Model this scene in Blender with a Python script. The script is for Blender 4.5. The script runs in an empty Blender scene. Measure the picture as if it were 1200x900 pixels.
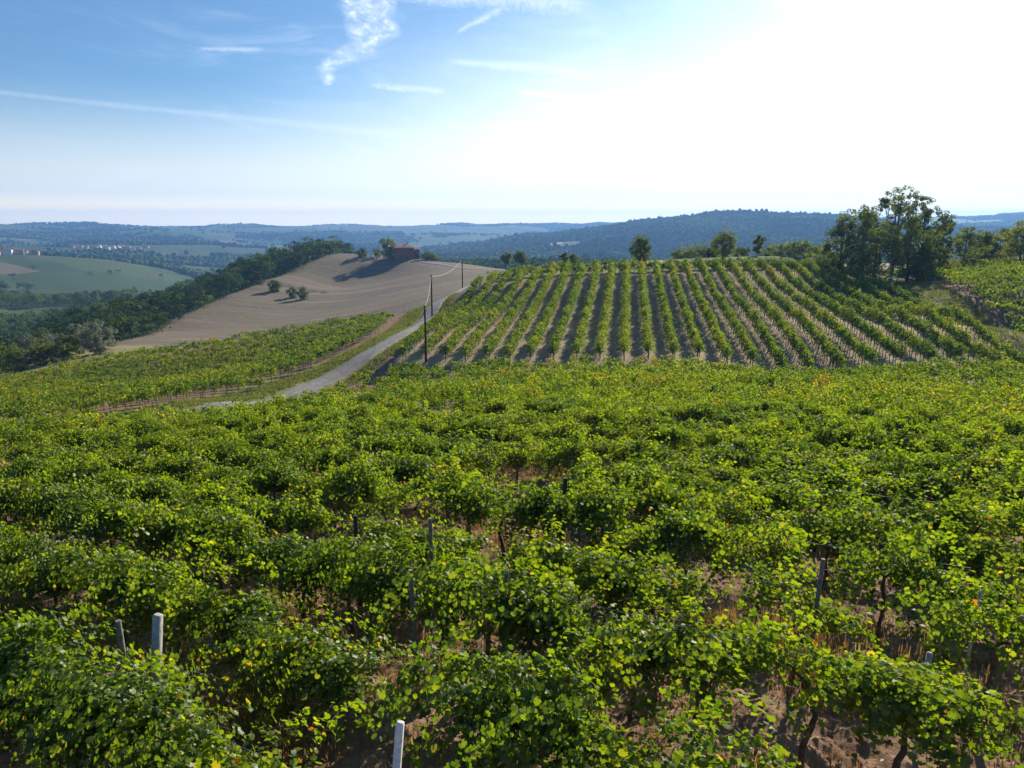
import bpy, math, random
import numpy as np
from mathutils import Vector

# ------------------------------------------------------------------ camera, sky, sun, exposure
S = bpy.context.scene
COL = S.collection
F_PX = 866.0                       # focal length for the 1200 px wide photograph
PITCH = math.radians(12.3)
ZC = 6.0                           # eye height above world zero
SUN_AZ, SUN_EL = 28.0, 25.0        # degrees, azimuth clockwise from straight ahead (+Y)

cam_d = bpy.data.cameras.new('camera')
cam_d.sensor_width = 36.0
cam_d.lens = 36.0 * F_PX / 1200.0
cam_d.clip_start = 0.1
cam_d.clip_end = 90000.0
cam = bpy.data.objects.new('camera', cam_d)
COL.objects.link(cam)
cam.location = (0, 0, ZC)
cam.rotation_euler = (math.pi / 2 - PITCH, 0, 0)
S.camera = cam

S.render.engine = 'CYCLES'
S.cycles.max_bounces = 7
S.cycles.diffuse_bounces = 3
S.cycles.glossy_bounces = 2
S.cycles.transmission_bounces = 4
S.cycles.volume_bounces = 1
S.cycles.transparent_max_bounces = 4
S.cycles.sample_clamp_indirect = 6.0
S.cycles.use_denoising = True
S.cycles.use_adaptive_sampling = True
S.cycles.adaptive_threshold = 0.02
S.view_settings.view_transform = 'Standard'
S.view_settings.look = 'None'
S.view_settings.gamma = 1.0
S.view_settings.use_curve_mapping = False
S.view_settings.exposure = 0.68


class NG:
    """small helper to write node graphs as expressions"""
    def __init__(self, tree):
        self.t = tree
        self.n = tree.nodes
        self.l = tree.links

    def node(self, typ, **kw):
        nd = self.n.new(typ)
        for k, v in kw.items():
            setattr(nd, k, v)
        return nd

    def put(self, sock, v):
        if hasattr(v, 'links') or hasattr(v, 'is_linked'):
            self.l.new(v, sock)
        elif v is not None:
            if isinstance(v, (int, float)) and sock.type in ('RGBA',):
                v = (v, v, v, 1)
            elif isinstance(v, (int, float)) and sock.type == 'VECTOR':
                v = (v, v, v)
            elif isinstance(v, tuple) and sock.type == 'RGBA' and len(v) == 3:
                v = (*v, 1)
            sock.default_value = v

    def m(self, op, a, b=None, c=None, clamp=False):
        nd = self.node('ShaderNodeMath', operation=op, use_clamp=clamp)
        self.put(nd.inputs[0], a)
        if b is not None:
            self.put(nd.inputs[1], b)
        if c is not None:
            self.put(nd.inputs[2], c)
        return nd.outputs[0]

    def mr(self, v, a, b, c=0.0, d=1.0, smooth=True):
        nd = self.node('ShaderNodeMapRange', interpolation_type='SMOOTHSTEP' if smooth else 'LINEAR')
        for i, x in enumerate((v, a, b, c, d)):
            self.put(nd.inputs[i], x)
        return nd.outputs[0]

    def mix(self, f, a, b, typ='MIX'):
        nd = self.node('ShaderNodeMix', data_type='RGBA', blend_type=typ, clamp_factor=True)
        self.put(nd.inputs[0], f)
        self.put(nd.inputs[6], a)
        self.put(nd.inputs[7], b)
        return nd.outputs[2]

    def noise(self, vec, scale, detail=4.0, rough=0.55, dist=0.0):
        nd = self.node('ShaderNodeTexNoise')
        self.put(nd.inputs['Vector'], vec)
        nd.inputs['Scale'].default_value = scale
        nd.inputs['Detail'].default_value = detail
        nd.inputs['Roughness'].default_value = rough
        nd.inputs['Distortion'].default_value = dist
        return nd.outputs[0]

    def attr(self, name):
        return self.node('ShaderNodeAttribute', attribute_name=name).outputs['Fac']

    def comb(self, x, y, z):
        nd = self.node('ShaderNodeCombineXYZ')
        for i, v in enumerate((x, y, z)):
            self.put(nd.inputs[i], v)
        return nd.outputs[0]

    def ramp(self, f, stops):
        nd = self.node('ShaderNodeValToRGB')
        cr = nd.color_ramp
        while len(cr.elements) < len(stops):
            cr.elements.new(0.5)
        for e, (p, c) in zip(cr.elements, stops):
            e.position = p
            e.color = (*c, 1)
        self.put(nd.inputs[0], f)
        return nd.outputs[0]


def build_world():
    w = bpy.data.worlds.new('World')
    S.world = w
    w.use_nodes = True
    g = NG(w.node_tree)
    g.n.clear()
    sky = g.node('ShaderNodeTexSky', sky_type='NISHITA', sun_disc=False)
    sky.sun_elevation = math.radians(SUN_EL)
    sky.sun_rotation = math.radians(SUN_AZ)
    sky.altitude = 300
    sky.air_density = 1.0
    sky.dust_density = 1.0
    sky.ozone_density = 2.0
    tc = g.node('ShaderNodeTexCoord').outputs['Generated']
    sep = g.node('ShaderNodeSeparateXYZ')
    g.put(sep.inputs[0], tc)
    X, Y, Z = sep.outputs
    R2D = 180 / math.pi
    az = g.m('MULTIPLY', g.m('ARCTAN2', X, Y), R2D)
    el = g.m('MULTIPLY', g.m('ARCSINE', Z), R2D)
    # angle from the veil centre
    ga, ge = (math.radians(q) for q in VEIL_AT)
    sd = (math.sin(ga) * math.cos(ge), math.cos(ga) * math.cos(ge), math.sin(ge))
    dp = g.node('ShaderNodeVectorMath', operation='DOT_PRODUCT')
    g.put(dp.inputs[0], tc)
    dp.inputs[1].default_value = sd
    ang = g.m('MULTIPLY', g.m('ARCCOSINE', g.m('MINIMUM', dp.outputs['Value'], 0.99999)), R2D)
    cv = g.comb(az, g.m('MULTIPLY', el, 3.2), 0.0)
    n1 = g.noise(cv, 0.055, 6, 0.6, 0.6)
    n2 = g.noise(g.comb(g.m('ADD', az, g.m('MULTIPLY', el, 0.8)), g.m('MULTIPLY', el, 5.0), 3.0), 0.11, 7, 0.62, 0.8)
    n3 = g.noise(g.comb(az, el, 7.0), 1.5, 6, 0.6, 1.2)
    col = g.mix(1.0, sky.outputs[0], SKY_TINT, 'MULTIPLY')
    # white veil: thin cloud and painted glare below the sun, low over the horizon
    qa = g.m('DIVIDE', g.m('SUBTRACT', az, VEIL_AT[0]), 31.0)
    qe = g.m('DIVIDE', g.m('SUBTRACT', el, VEIL_AT[1]), 10.0)
    q = g.m('SQRT', g.m('ADD', g.m('MULTIPLY', qa, qa), g.m('MULTIPLY', qe, qe)))
    q = g.m('ADD', q, g.m('MULTIPLY', g.m('SUBTRACT', n2, 0.5), 0.55))
    veil = g.m('MULTIPLY', g.mr(q, 1.35, 0.15, smooth=True), g.mr(n1, 0.2, 0.7, 0.70, 1.0))
    low = g.m('MULTIPLY', g.mr(el, 9.5, 0.5), g.mr(az, -60, 0, 0.55, 1.0))
    col = g.mix(g.m('MULTIPLY', g.m('POWER', veil, 1.15), VEIL_F), col, VEIL)
    col = g.mix(g.m('MULTIPLY', low, 0.85), col, HORIZON_VEIL)
    col = g.mix(g.mr(el, 2.2, 0.2), col, RIM)
    # faint wisps
    wisp = g.m('MULTIPLY', g.mr(n2, 0.45, 0.80), g.mr(ang, 60, 12))
    col = g.mix(g.m('MULTIPLY', wisp, 0.24), col, CLOUD)

    def line(az0, el0, az1, el1, w0, w1, k, rough=0.3):
        """streak between two sky directions, width grows from w0 to w1"""
        dx, dy = az1 - az0, el1 - el0
        L = math.hypot(dx, dy)
        ux, uy = dx / L, dy / L
        nz = g.m('MULTIPLY', g.m('SUBTRACT', n3, 0.5), rough)
        a = g.m('SUBTRACT', az, az0)
        b = g.m('ADD', g.m('SUBTRACT', el, el0), nz)
        t = g.m('ADD', g.m('MULTIPLY', a, ux), g.m('MULTIPLY', b, uy))
        d = g.m('ABSOLUTE', g.m('SUBTRACT', g.m('MULTIPLY', b, ux), g.m('MULTIPLY', a, uy)))
        tn = g.m('DIVIDE', t, L)
        w = g.m('ADD', w0, g.m('MULTIPLY', tn, w1 - w0))
        s = g.m('SUBTRACT', 1.0, g.m('DIVIDE', d, g.m('MAXIMUM', w, 0.02)), clamp=True)
        ends = g.m('MULTIPLY', g.mr(tn, -0.02, 0.12), g.mr(tn, 1.02, 0.85))
        return g.m('MULTIPLY', g.m('MULTIPLY', s, ends), g.m('MULTIPLY', g.mr(n3, 0.25, 0.6, 0.45, 1.0), k))

    parts = []
    for a in SKY_STREAKS:
        parts.append(line(*a))
    tot = parts[0]
    for p in parts[1:]:
        tot = g.m('MAXIMUM', tot, p)
    col = g.mix(tot, col, CLOUD)
    # feathered plume: a bent fan of cirrus fibres
    fan = None
    for (a0, e0, a1, e1, w0, w1) in SKY_FAN:
        p = line(a0, e0, a1, e1, w0 * 1.05, w1 * 1.05, 0.62, 0.30)
        fan = p if fan is None else g.m('MAXIMUM', fan, p)
    fib = g.noise(g.comb(g.m('MULTIPLY', g.m('ADD', az, g.m('MULTIPLY', el, 0.9)), 1.0), g.m('MULTIPLY', g.m('SUBTRACT', el, g.m('MULTIPLY', az, 0.12)), 2.2), 1.0), 0.9, 9, 0.62, 0.5)
    fan = g.m('MULTIPLY', fan, g.mr(fib, 0.36, 0.68, 0.25, 1.0))
    col = g.mix(fan, col, CLOUD)
    bg = g.node('ShaderNodeBackground')
    g.put(bg.inputs[0], col)
    bg.inputs[1].default_value = SKY_STRENGTH
    out = g.node('ShaderNodeOutputWorld')
    g.l.new(bg.outputs[0], out.inputs[0])


def sky_dir(u, v):
    """photo pixel -> azimuth, elevation in degrees"""
    t = (450 - v) / F_PX
    x = (u - 600) / F_PX
    y = math.cos(PITCH) + t * math.sin(PITCH)
    z = -math.sin(PITCH) + t * math.cos(PITCH)
    return math.degrees(math.atan2(x, y)), math.degrees(math.atan2(z, math.hypot(x, y)))


HAZE_COL = (0.24, 0.50, 1.0, 1)
SKY_STRENGTH = 0.072
SKY_TINT = (0.54, 0.79, 1.03)
VEIL = (13.0, 13.6, 13.8)
VEIL_F = 0.9
HORIZON_VEIL = (11.5, 11.2, 10.4)
RIM = (20.0, 15.5, 8.5)
VEIL_AT = (17.0, 4.5)
CLOUD = (13.0, 13.5, 14.0)


def _st(u0, v0, u1, v1, w0, w1, k, r=0.3):
    return (*sky_dir(u0, v0), *sky_dir(u1, v1), w0, w1, k, r)


SKY_STREAKS = [
    _st(-40, 103, 330, 142, 0.18, 0.32, 0.13, 0.12), _st(250, 134, 640, 172, 0.25, 0.8, 0.15, 0.15),
    _st(232, 57, 312, 58, 0.16, 0.20, 0.24, 0.2), 
    _st(535, 38, 592, 8, 0.18, 0.36, 0.34, 0.6), _st(432, 100, 525, 107, 0.22, 0.32, 0.28, 0.7),
    _st(520, 71, 690, 83, 0.3, 0.5, 0.28), _st(600, 106, 780, 124, 0.3, 0.4, 0.45),
    _st(900, 2, 1210, 28, 0.4, 0.5, 0.5),
    _st(430, -14, 700, 4, 0.6, 1.0, 0.30, 1.2),
]
SKY_FAN = [
    (*sky_dir(388, 100), *sky_dir(378, 74), 0.5, 0.7), (*sky_dir(376, 80), *sky_dir(440, 48), 0.5, 1.0), (*sky_dir(405, 68), *sky_dir(468, 26), 0.3, 0.9),
    (*sky_dir(424, 52), *sky_dir(400, -30), 1.0, 0.6), (*sky_dir(434, 50), *sky_dir(430, -30), 1.4, 2.0), (*sky_dir(450, 40), *sky_dir(456, -30), 0.5, 1.0),
]
build_world()

sun_d = bpy.data.lights.new('sun', 'SUN')
sun_d.energy = 4.9
sun_d.angle = math.radians(0.53)
sun_d.color = (1.0, 0.90, 0.72)
sun = bpy.data.objects.new('sun', sun_d)
COL.objects.link(sun)
_a, _e = math.radians(SUN_AZ), math.radians(SUN_EL)
_d = Vector((math.sin(_a) * math.cos(_e), math.cos(_a) * math.cos(_e), math.sin(_e)))
sun.rotation_euler = _d.to_track_quat('Z', 'Y').to_euler()
sun.location = (100, 150, 120)

# ------------------------------------------------------------------ helpers
RNG = np.random.default_rng(7)


def P(u, v, depth):
    """point seen at photo pixel (u, v), at a forward distance of depth metres"""
    t = (450 - v) / F_PX
    y = math.cos(PITCH) + t * math.sin(PITCH)
    z = -math.sin(PITCH) + t * math.cos(PITCH)
    k = depth / y
    return ((u - 600) / F_PX * k, depth, ZC + z * k)


def project(x, y, z):
    z = z - ZC
    cy, sy = math.cos(PITCH), math.sin(PITCH)
    fz = y * cy - z * sy
    up = y * sy + z * cy
    fz = np.where(fz < 0.05, 0.05, fz)
    return 600 + F_PX * x / fz, 450 - F_PX * up / fz


def hash2(ix, iy, seed):
    h = (ix.astype(np.int64) * 374761393 + iy.astype(np.int64) * 668265263 + seed * 1442695041) & 0x7fffffff
    h = ((h ^ (h >> 13)) * 1274126177) & 0x7fffffff
    return ((h ^ (h >> 16)) & 0xffff) / 65535.0


def vnoise(x, y, seed=0):
    ix, iy = np.floor(x), np.floor(y)
    fx, fy = x - ix, y - iy
    fx, fy = fx * fx * (3 - 2 * fx), fy * fy * (3 - 2 * fy)
    a, b = hash2(ix, iy, seed), hash2(ix + 1, iy, seed)
    c, d = hash2(ix, iy + 1, seed), hash2(ix + 1, iy + 1, seed)
    return (a * (1 - fx) + b * fx) * (1 - fy) + (c * (1 - fx) + d * fx) * fy


def fbm(x, y, octv=4, seed=0, gain=0.5):
    s, a, n = 0.0, 1.0, 0.0
    for o in range(octv):
        s = s + a * vnoise(x * 2 ** o + 17.3 * o, y * 2 ** o - 9.1 * o, seed + o)
        n += a
        a *= gain
    return s / n


def sstep(a, b, x):
    t = np.clip((x - a) / (b - a), 0, 1)
    return t * t * (3 - 2 * t)


# ------------------------------------------------------------------ materials
MATS = {}


def mat(name, fn):
    m = bpy.data.materials.new(name)
    m.use_nodes = True
    g = NG(m.node_tree)
    g.n.clear()
    out = g.node('ShaderNodeOutputMaterial')
    g.l.new(fn(g), out.inputs[0])
    MATS[name] = m
    return m


def principled(g, col, rough=0.8, bump=None, bstr=0.3, bdist=0.02, metal=0.0, spec=0.4):
    p = g.node('ShaderNodeBsdfPrincipled')
    g.put(p.inputs['Base Color'], col)
    g.put(p.inputs['Roughness'], rough)
    p.inputs['Metallic'].default_value = metal
    p.inputs['Specular IOR Level'].default_value = spec
    if bump is not None:
        b = g.node('ShaderNodeBump')
        b.inputs['Strength'].default_value = bstr
        b.inputs['Distance'].default_value = bdist
        g.put(b.inputs['Height'], bump)
        g.l.new(b.outputs[0], p.inputs['Normal'])
    return p.outputs[0]


def plain(name, col, rough=0.8, vary=0.25, scale=6.0, metal=0.0, bstr=0.3):
    def fn(g):
        pos = g.node('ShaderNodeNewGeometry').outputs['Position']
        n = g.noise(pos, scale, 5)
        c2 = tuple(c * (1 - vary) for c in col)
        c3 = tuple(min(1, c * (1 + vary)) for c in col)
        return principled(g, g.ramp(n, [(0.3, c2), (0.7, c3)]), rough, n, bstr, 0.02, metal)
    return mat(name, fn)


def leafy(name, stops, trans, tfac=0.45, gloss=0.12, grough=0.38, objvar=0.15, gmax=0.03):
    """thin leaf: diffuse front, light passing through, a waxy sheen"""
    def fn(g):
        r = g.attr('rnd')
        oi = g.node('ShaderNodeObjectInfo').outputs['Random']
        pos = g.node('ShaderNodeNewGeometry').outputs['Position']
        pn = g.noise(pos, 0.35, 3)
        f = g.m('ADD', r, g.m('ADD', g.m('MULTIPLY', g.m('SUBTRACT', oi, 0.5), objvar),
                              g.m('MULTIPLY', g.m('SUBTRACT', pn, 0.5), 0.35)), clamp=True)
        c = g.ramp(f, stops)
        d = g.node('ShaderNodeBsdfDiffuse')
        g.put(d.inputs[0], c)
        t = g.node('ShaderNodeBsdfTranslucent')
        g.put(t.inputs[0], g.mix(1.0, c, trans, 'MULTIPLY'))
        mx = g.node('ShaderNodeMixShader')
        mx.inputs[0].default_value = tfac
        g.l.new(d.outputs[0], mx.inputs[1])
        g.l.new(t.outputs[0], mx.inputs[2])
        gl = g.node('ShaderNodeBsdfGlossy')
        gl.inputs['Roughness'].default_value = grough
        gl.inputs[0].default_value = (1, 1, 1, 1)
        fr = g.node('ShaderNodeFresnel')
        fr.inputs[0].default_value = 1.42
        m2 = g.node('ShaderNodeMixShader')
        g.put(m2.inputs[0], g.m('MINIMUM', g.m('MULTIPLY', fr.outputs[0], gloss), gmax))
        g.l.new(mx.outputs[0], m2.inputs[1])
        g.l.new(gl.outputs[0], m2.inputs[2])
        return m2.outputs[0]
    return mat(name, fn)


VINE_STOPS = [(0.0, (0.025, 0.057, 0.007)), (0.30, (0.058, 0.120, 0.010)), (0.60, (0.116, 0.188, 0.012)),
              (0.85, (0.175, 0.235, 0.015)), (0.955, (0.30, 0.24, 0.03)), (0.985, (0.24, 0.11, 0.035)), (1.0, (0.19, 0.07, 0.03))]
leafy('vine_leaf', VINE_STOPS, (2.8, 2.3, 0.6), 0.54, 0.8, 0.46, 0.16, 0.024)
TREE_STOPS = [(0.0, (0.036, 0.058, 0.012)), (0.5, (0.090, 0.120, 0.018)), (1.0, (0.19, 0.20, 0.030))]
leafy('tree_leaf', TREE_STOPS, (2.4, 2.3, 1.1), 0.48, 0.5, 0.5, 0.3, 0.012)
leafy('pale_tree_leaf', [(0.0, (0.07, 0.10, 0.025)), (0.5, (0.16, 0.20, 0.045)), (1.0, (0.28, 0.30, 0.08))], (1.7, 1.7, 1.1), 0.45, 0.4, 0.5, 0.3, 0.012)
leafy('silver_leaf', [(0.0, (0.10, 0.12, 0.08)), (0.5, (0.20, 0.22, 0.15)), (1.0, (0.34, 0.35, 0.26))], (1.3, 1.3, 1.1), 0.35, 0.5, 0.5, 0.3, 0.02)
leafy('wood_leaf', [(0.0, (0.018, 0.034, 0.014)), (0.5, (0.045, 0.078, 0.022)), (1.0, (0.16, 0.20, 0.050))], (1.5, 1.6, 0.8), 0.27, 0.1, 0.6, 0.0, 0.004)
leafy('weed_leaf', [(0.0, (0.10, 0.13, 0.03)), (0.45, (0.24, 0.17, 0.06)), (0.8, (0.30, 0.12, 0.05)), (1.0, (0.42, 0.33, 0.16))], (1.5, 1.4, 1.2), 0.4, 0.2, 0.5, 0.0)
leafy('grass_leaf', [(0.0, (0.07, 0.11, 0.02)), (0.6, (0.14, 0.17, 0.035)), (1.0, (0.30, 0.27, 0.10))], (1.6, 1.6, 1.1), 0.4, 0.2, 0.5, 0.0)
plain('bark', (0.085, 0.062, 0.045), 0.9, 0.5, 14, bstr=0.8)
plain('grey_bark', (0.20, 0.19, 0.17), 0.9, 0.4, 9, bstr=0.7)
plain('concrete', (0.42, 0.40, 0.36), 0.85, 0.25, 18, bstr=0.5)
plain('white_concrete', (0.72, 0.70, 0.66), 0.85, 0.25, 18, bstr=0.5)
plain('weathered_wood', (0.20, 0.185, 0.165), 0.9, 0.4, 22, bstr=0.6)
plain('dark_wood', (0.045, 0.037, 0.030), 0.9, 0.35, 9, bstr=0.5)
plain('galvanised_wire', (0.50, 0.50, 0.50), 0.45, 0.1, 5, 0.7)
plain('pale_cable', (0.62, 0.62, 0.60), 0.6, 0.1, 5)
plain('insulator_glass', (0.30, 0.33, 0.30), 0.25, 0.1, 5)
plain('white_paint', (0.78, 0.78, 0.75), 0.6, 0.08, 5)
plain('brick_wall', (0.25, 0.115, 0.088), 0.9, 0.22, 2.5)
plain('roof_tile', (0.20, 0.095, 0.068), 0.9, 0.3, 3)
plain('cream_wall', (0.62, 0.55, 0.44), 0.9, 0.12, 1.5)
plain('white_wall', (0.78, 0.76, 0.72), 0.9, 0.08, 1.5)
plain('rose_wall', (0.42, 0.31, 0.26), 0.9, 0.15, 1.5)
plain('window_glass', (0.03, 0.035, 0.04), 0.15, 0.1, 2)
plain('shutter_paint', (0.10, 0.09, 0.07), 0.7, 0.2, 4)
plain('steel', (0.35, 0.36, 0.37), 0.4, 0.1, 4, 0.8)


def ground_mat(g):
    pos = g.node('ShaderNodeNewGeometry').outputs['Position']
    sep = g.node('ShaderNodeSeparateXYZ')
    g.put(sep.inputs[0], pos)
    flat = g.comb(sep.outputs[0], sep.outputs[1], 0.0)
    nf = g.noise(flat, 9.0, 6, 0.65)
    nm = g.noise(flat, 1.1, 5, 0.6)
    nl = g.noise(flat, 0.07, 4, 0.55)
    nb = g.noise(flat, 45.0, 4, 0.6)
    soil = g.ramp(g.m('ADD', g.m('MULTIPLY', nf, 0.6), g.m('MULTIPLY', nm, 0.4)),
                  [(0.30, (0.125, 0.070, 0.047)), (0.5, (0.25, 0.148, 0.098)), (0.68, (0.38, 0.25, 0.165))])
    straw = g.mix(g.mr(nb, 0.42, 0.62), (0.30, 0.22, 0.12), (0.40, 0.30, 0.18))
    soil = g.mix(g.m('MULTIPLY', g.mr(nm, 0.50, 0.66), 0.45), soil, straw)
    green = g.mix(g.mr(nf, 0.35, 0.65), (0.060, 0.090, 0.020), (0.14, 0.16, 0.04))
    soil = g.mix(g.m('MULTIPLY', g.mr(nm, 0.40, 0.27), 0.55), soil, green)
    dry = g.mix(g.mr(nl, 0.4, 0.6), (0.13, 0.16, 0.040), (0.27, 0.25, 0.10))
    grass = g.mix(g.mr(nf, 0.35, 0.68), dry, g.mix(0.5, dry, (0.34, 0.31, 0.15)))
    # stubble field: tilled lines that follow the hill, paler and greener swathes
    rot = g.m('ADD', g.m('MULTIPLY', sep.outputs[0], 0.42), g.m('MULTIPLY', sep.outputs[1], 0.91))
    rot2 = g.m('SUBTRACT', g.m('MULTIPLY', sep.outputs[0], 0.91), g.m('MULTIPLY', sep.outputs[1], 0.42))
    band = g.noise(g.comb(g.m('MULTIPLY', rot, 0.085), g.m('MULTIPLY', rot2, 0.010), 0.0), 1.0, 5, 0.62, 0.7)
    fine = g.noise(g.comb(g.m('MULTIPLY', rot, 0.6), g.m('MULTIPLY', rot2, 0.03), 4.0), 1.0, 4, 0.6, 0.3)
    pl = g.ramp(band, [(0.30, (0.105, 0.080, 0.066)), (0.43, (0.185, 0.140, 0.112)), (0.49, (0.170, 0.158, 0.082)), (0.55, (0.195, 0.150, 0.118)), (0.66, (0.30, 0.235, 0.185))])
    pl = g.mix(g.m('MULTIPLY', g.mr(fine, 0.42, 0.66), 0.35), pl, (0.36, 0.29, 0.20))
    pl = g.mix(g.m('MULTIPLY', g.mr(nm, 0.45, 0.7), 0.40), pl, (0.10, 0.09, 0.05))
    pl = g.mix(g.m('MULTIPLY', g.mr(g.noise(flat, 0.35, 5, 0.7), 0.48, 0.68), 0.5), pl, (0.33, 0.27, 0.17))
    pl = g.mix(1.0, pl, (0.86, 0.84, 0.86), 'MULTIPLY')
    # distant patchwork of fields
    vo = g.node('ShaderNodeTexVoronoi', feature='F1')
    wv = g.node('ShaderNodeVectorMath', operation='ADD')
    g.put(wv.inputs[0], flat)
    nv = g.node('ShaderNodeTexNoise')
    g.put(nv.inputs['Vector'], flat)
    nv.inputs['Scale'].default_value = 0.003
    sc = g.node('ShaderNodeVectorMath', operation='SCALE')
    g.put(sc.inputs[0], nv.outputs[1])
    sc.inputs['Scale'].default_value = 420
    g.l.new(sc.outputs[0], wv.inputs[1])
    g.l.new(wv.outputs[0], vo.inputs['Vector'])
    vo.inputs['Scale'].default_value = 0.0036
    cs = g.node('ShaderNodeSeparateColor')
    g.l.new(vo.outputs['Color'], cs.inputs[0])
    far = g.ramp(cs.outputs[0], [(0.0, (0.040, 0.070, 0.020)), (0.3, (0.060, 0.100, 0.024)), (0.55, (0.105, 0.130, 0.036)),
                                 (0.75, (0.075, 0.110, 0.028)), (0.90, (0.15, 0.13, 0.07)), (1.0, (0.25, 0.20, 0.12))])
    far = g.mix(1.0, far, (0.78, 0.76, 0.75), 'MULTIPLY')
    sa = g.m('MULTIPLY', cs.outputs[1], 3.1)
    st = g.m('SINE', g.m('MULTIPLY', g.m('ADD', g.m('MULTIPLY', sep.outputs[0], g.m('COSINE', sa)),
                                        g.m('MULTIPLY', sep.outputs[1], g.m('SINE', sa))), 0.9))
    far = g.mix(g.m('MULTIPLY', g.mr(st, -0.6, 0.8), 0.28), far, (0.035, 0.06, 0.02))
    far = g.mix(g.m('MULTIPLY', g.mr(g.noise(flat, 0.012, 4), 0.4, 0.7), 0.5), far, (0.05, 0.085, 0.03))
    far = g.mix(g.attr('zone_clay'), far, (0.42, 0.27, 0.18))
    wood = g.mix(g.mr(nm, 0.3, 0.7), (0.018, 0.034, 0.012), (0.045, 0.07, 0.02))
    dryg = g.mix(g.mr(nf, 0.3, 0.7), (0.32, 0.24, 0.155), (0.50, 0.40, 0.26))
    c = g.mix(g.attr('zone_dry'), soil, dryg)
    c = g.mix(g.attr('zone_grass'), c, grass)
    c = g.mix(g.attr('zone_plough'), c, pl)
    c = g.mix(g.attr('zone_far'), c, far)
    c = g.mix(g.attr('zone_wood'), c, wood)
    h = g.m('ADD', g.m('MULTIPLY', nf, 0.7), g.m('MULTIPLY', nb, 0.3))
    return principled(g, c, 0.95, h, 0.75, 0.09, spec=0.12)


def road_mat(g):
    pos = g.node('ShaderNodeNewGeometry').outputs['Position']
    n = g.noise(pos, 3.0, 6, 0.6)
    n2 = g.noise(pos, 60.0, 3)
    c = g.ramp(n, [(0.3, (0.13, 0.125, 0.12)), (0.6, (0.20, 0.19, 0.185)), (0.8, (0.27, 0.25, 0.23))])
    c = g.mix(g.m('MULTIPLY', g.mr(n2, 0.4, 0.7), 0.3), c, (0.36, 0.34, 0.31))
    k = g.attr('rnd')
    verge = g.m('ADD', g.m('MULTIPLY', g.m('SUBTRACT', n, 0.5), 1.6), k)
    c = g.mix(g.m('MULTIPLY', g.mr(verge, 0.72, 1.0), 0.75), c, (0.24, 0.20, 0.13))
    c = g.mix(g.m('MULTIPLY', g.mr(g.m('SUBTRACT', g.m('MULTIPLY', n, 0.6), k), 0.10, 0.35), 0.45), c, (0.30, 0.27, 0.20))
    crk = g.node('ShaderNodeTexVoronoi', feature='DISTANCE_TO_EDGE')
    g.put(crk.inputs['Vector'], pos)
    crk.inputs['Scale'].default_value = 0.55
    c = g.mix(g.mr(crk.outputs['Distance'], 0.03, 0.0), c, (0.09, 0.085, 0.08))
    return principled(g, c, 0.9, n2, 0.3, 0.01)


mat('ground', ground_mat)
mat('worn_asphalt', road_mat)


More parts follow.
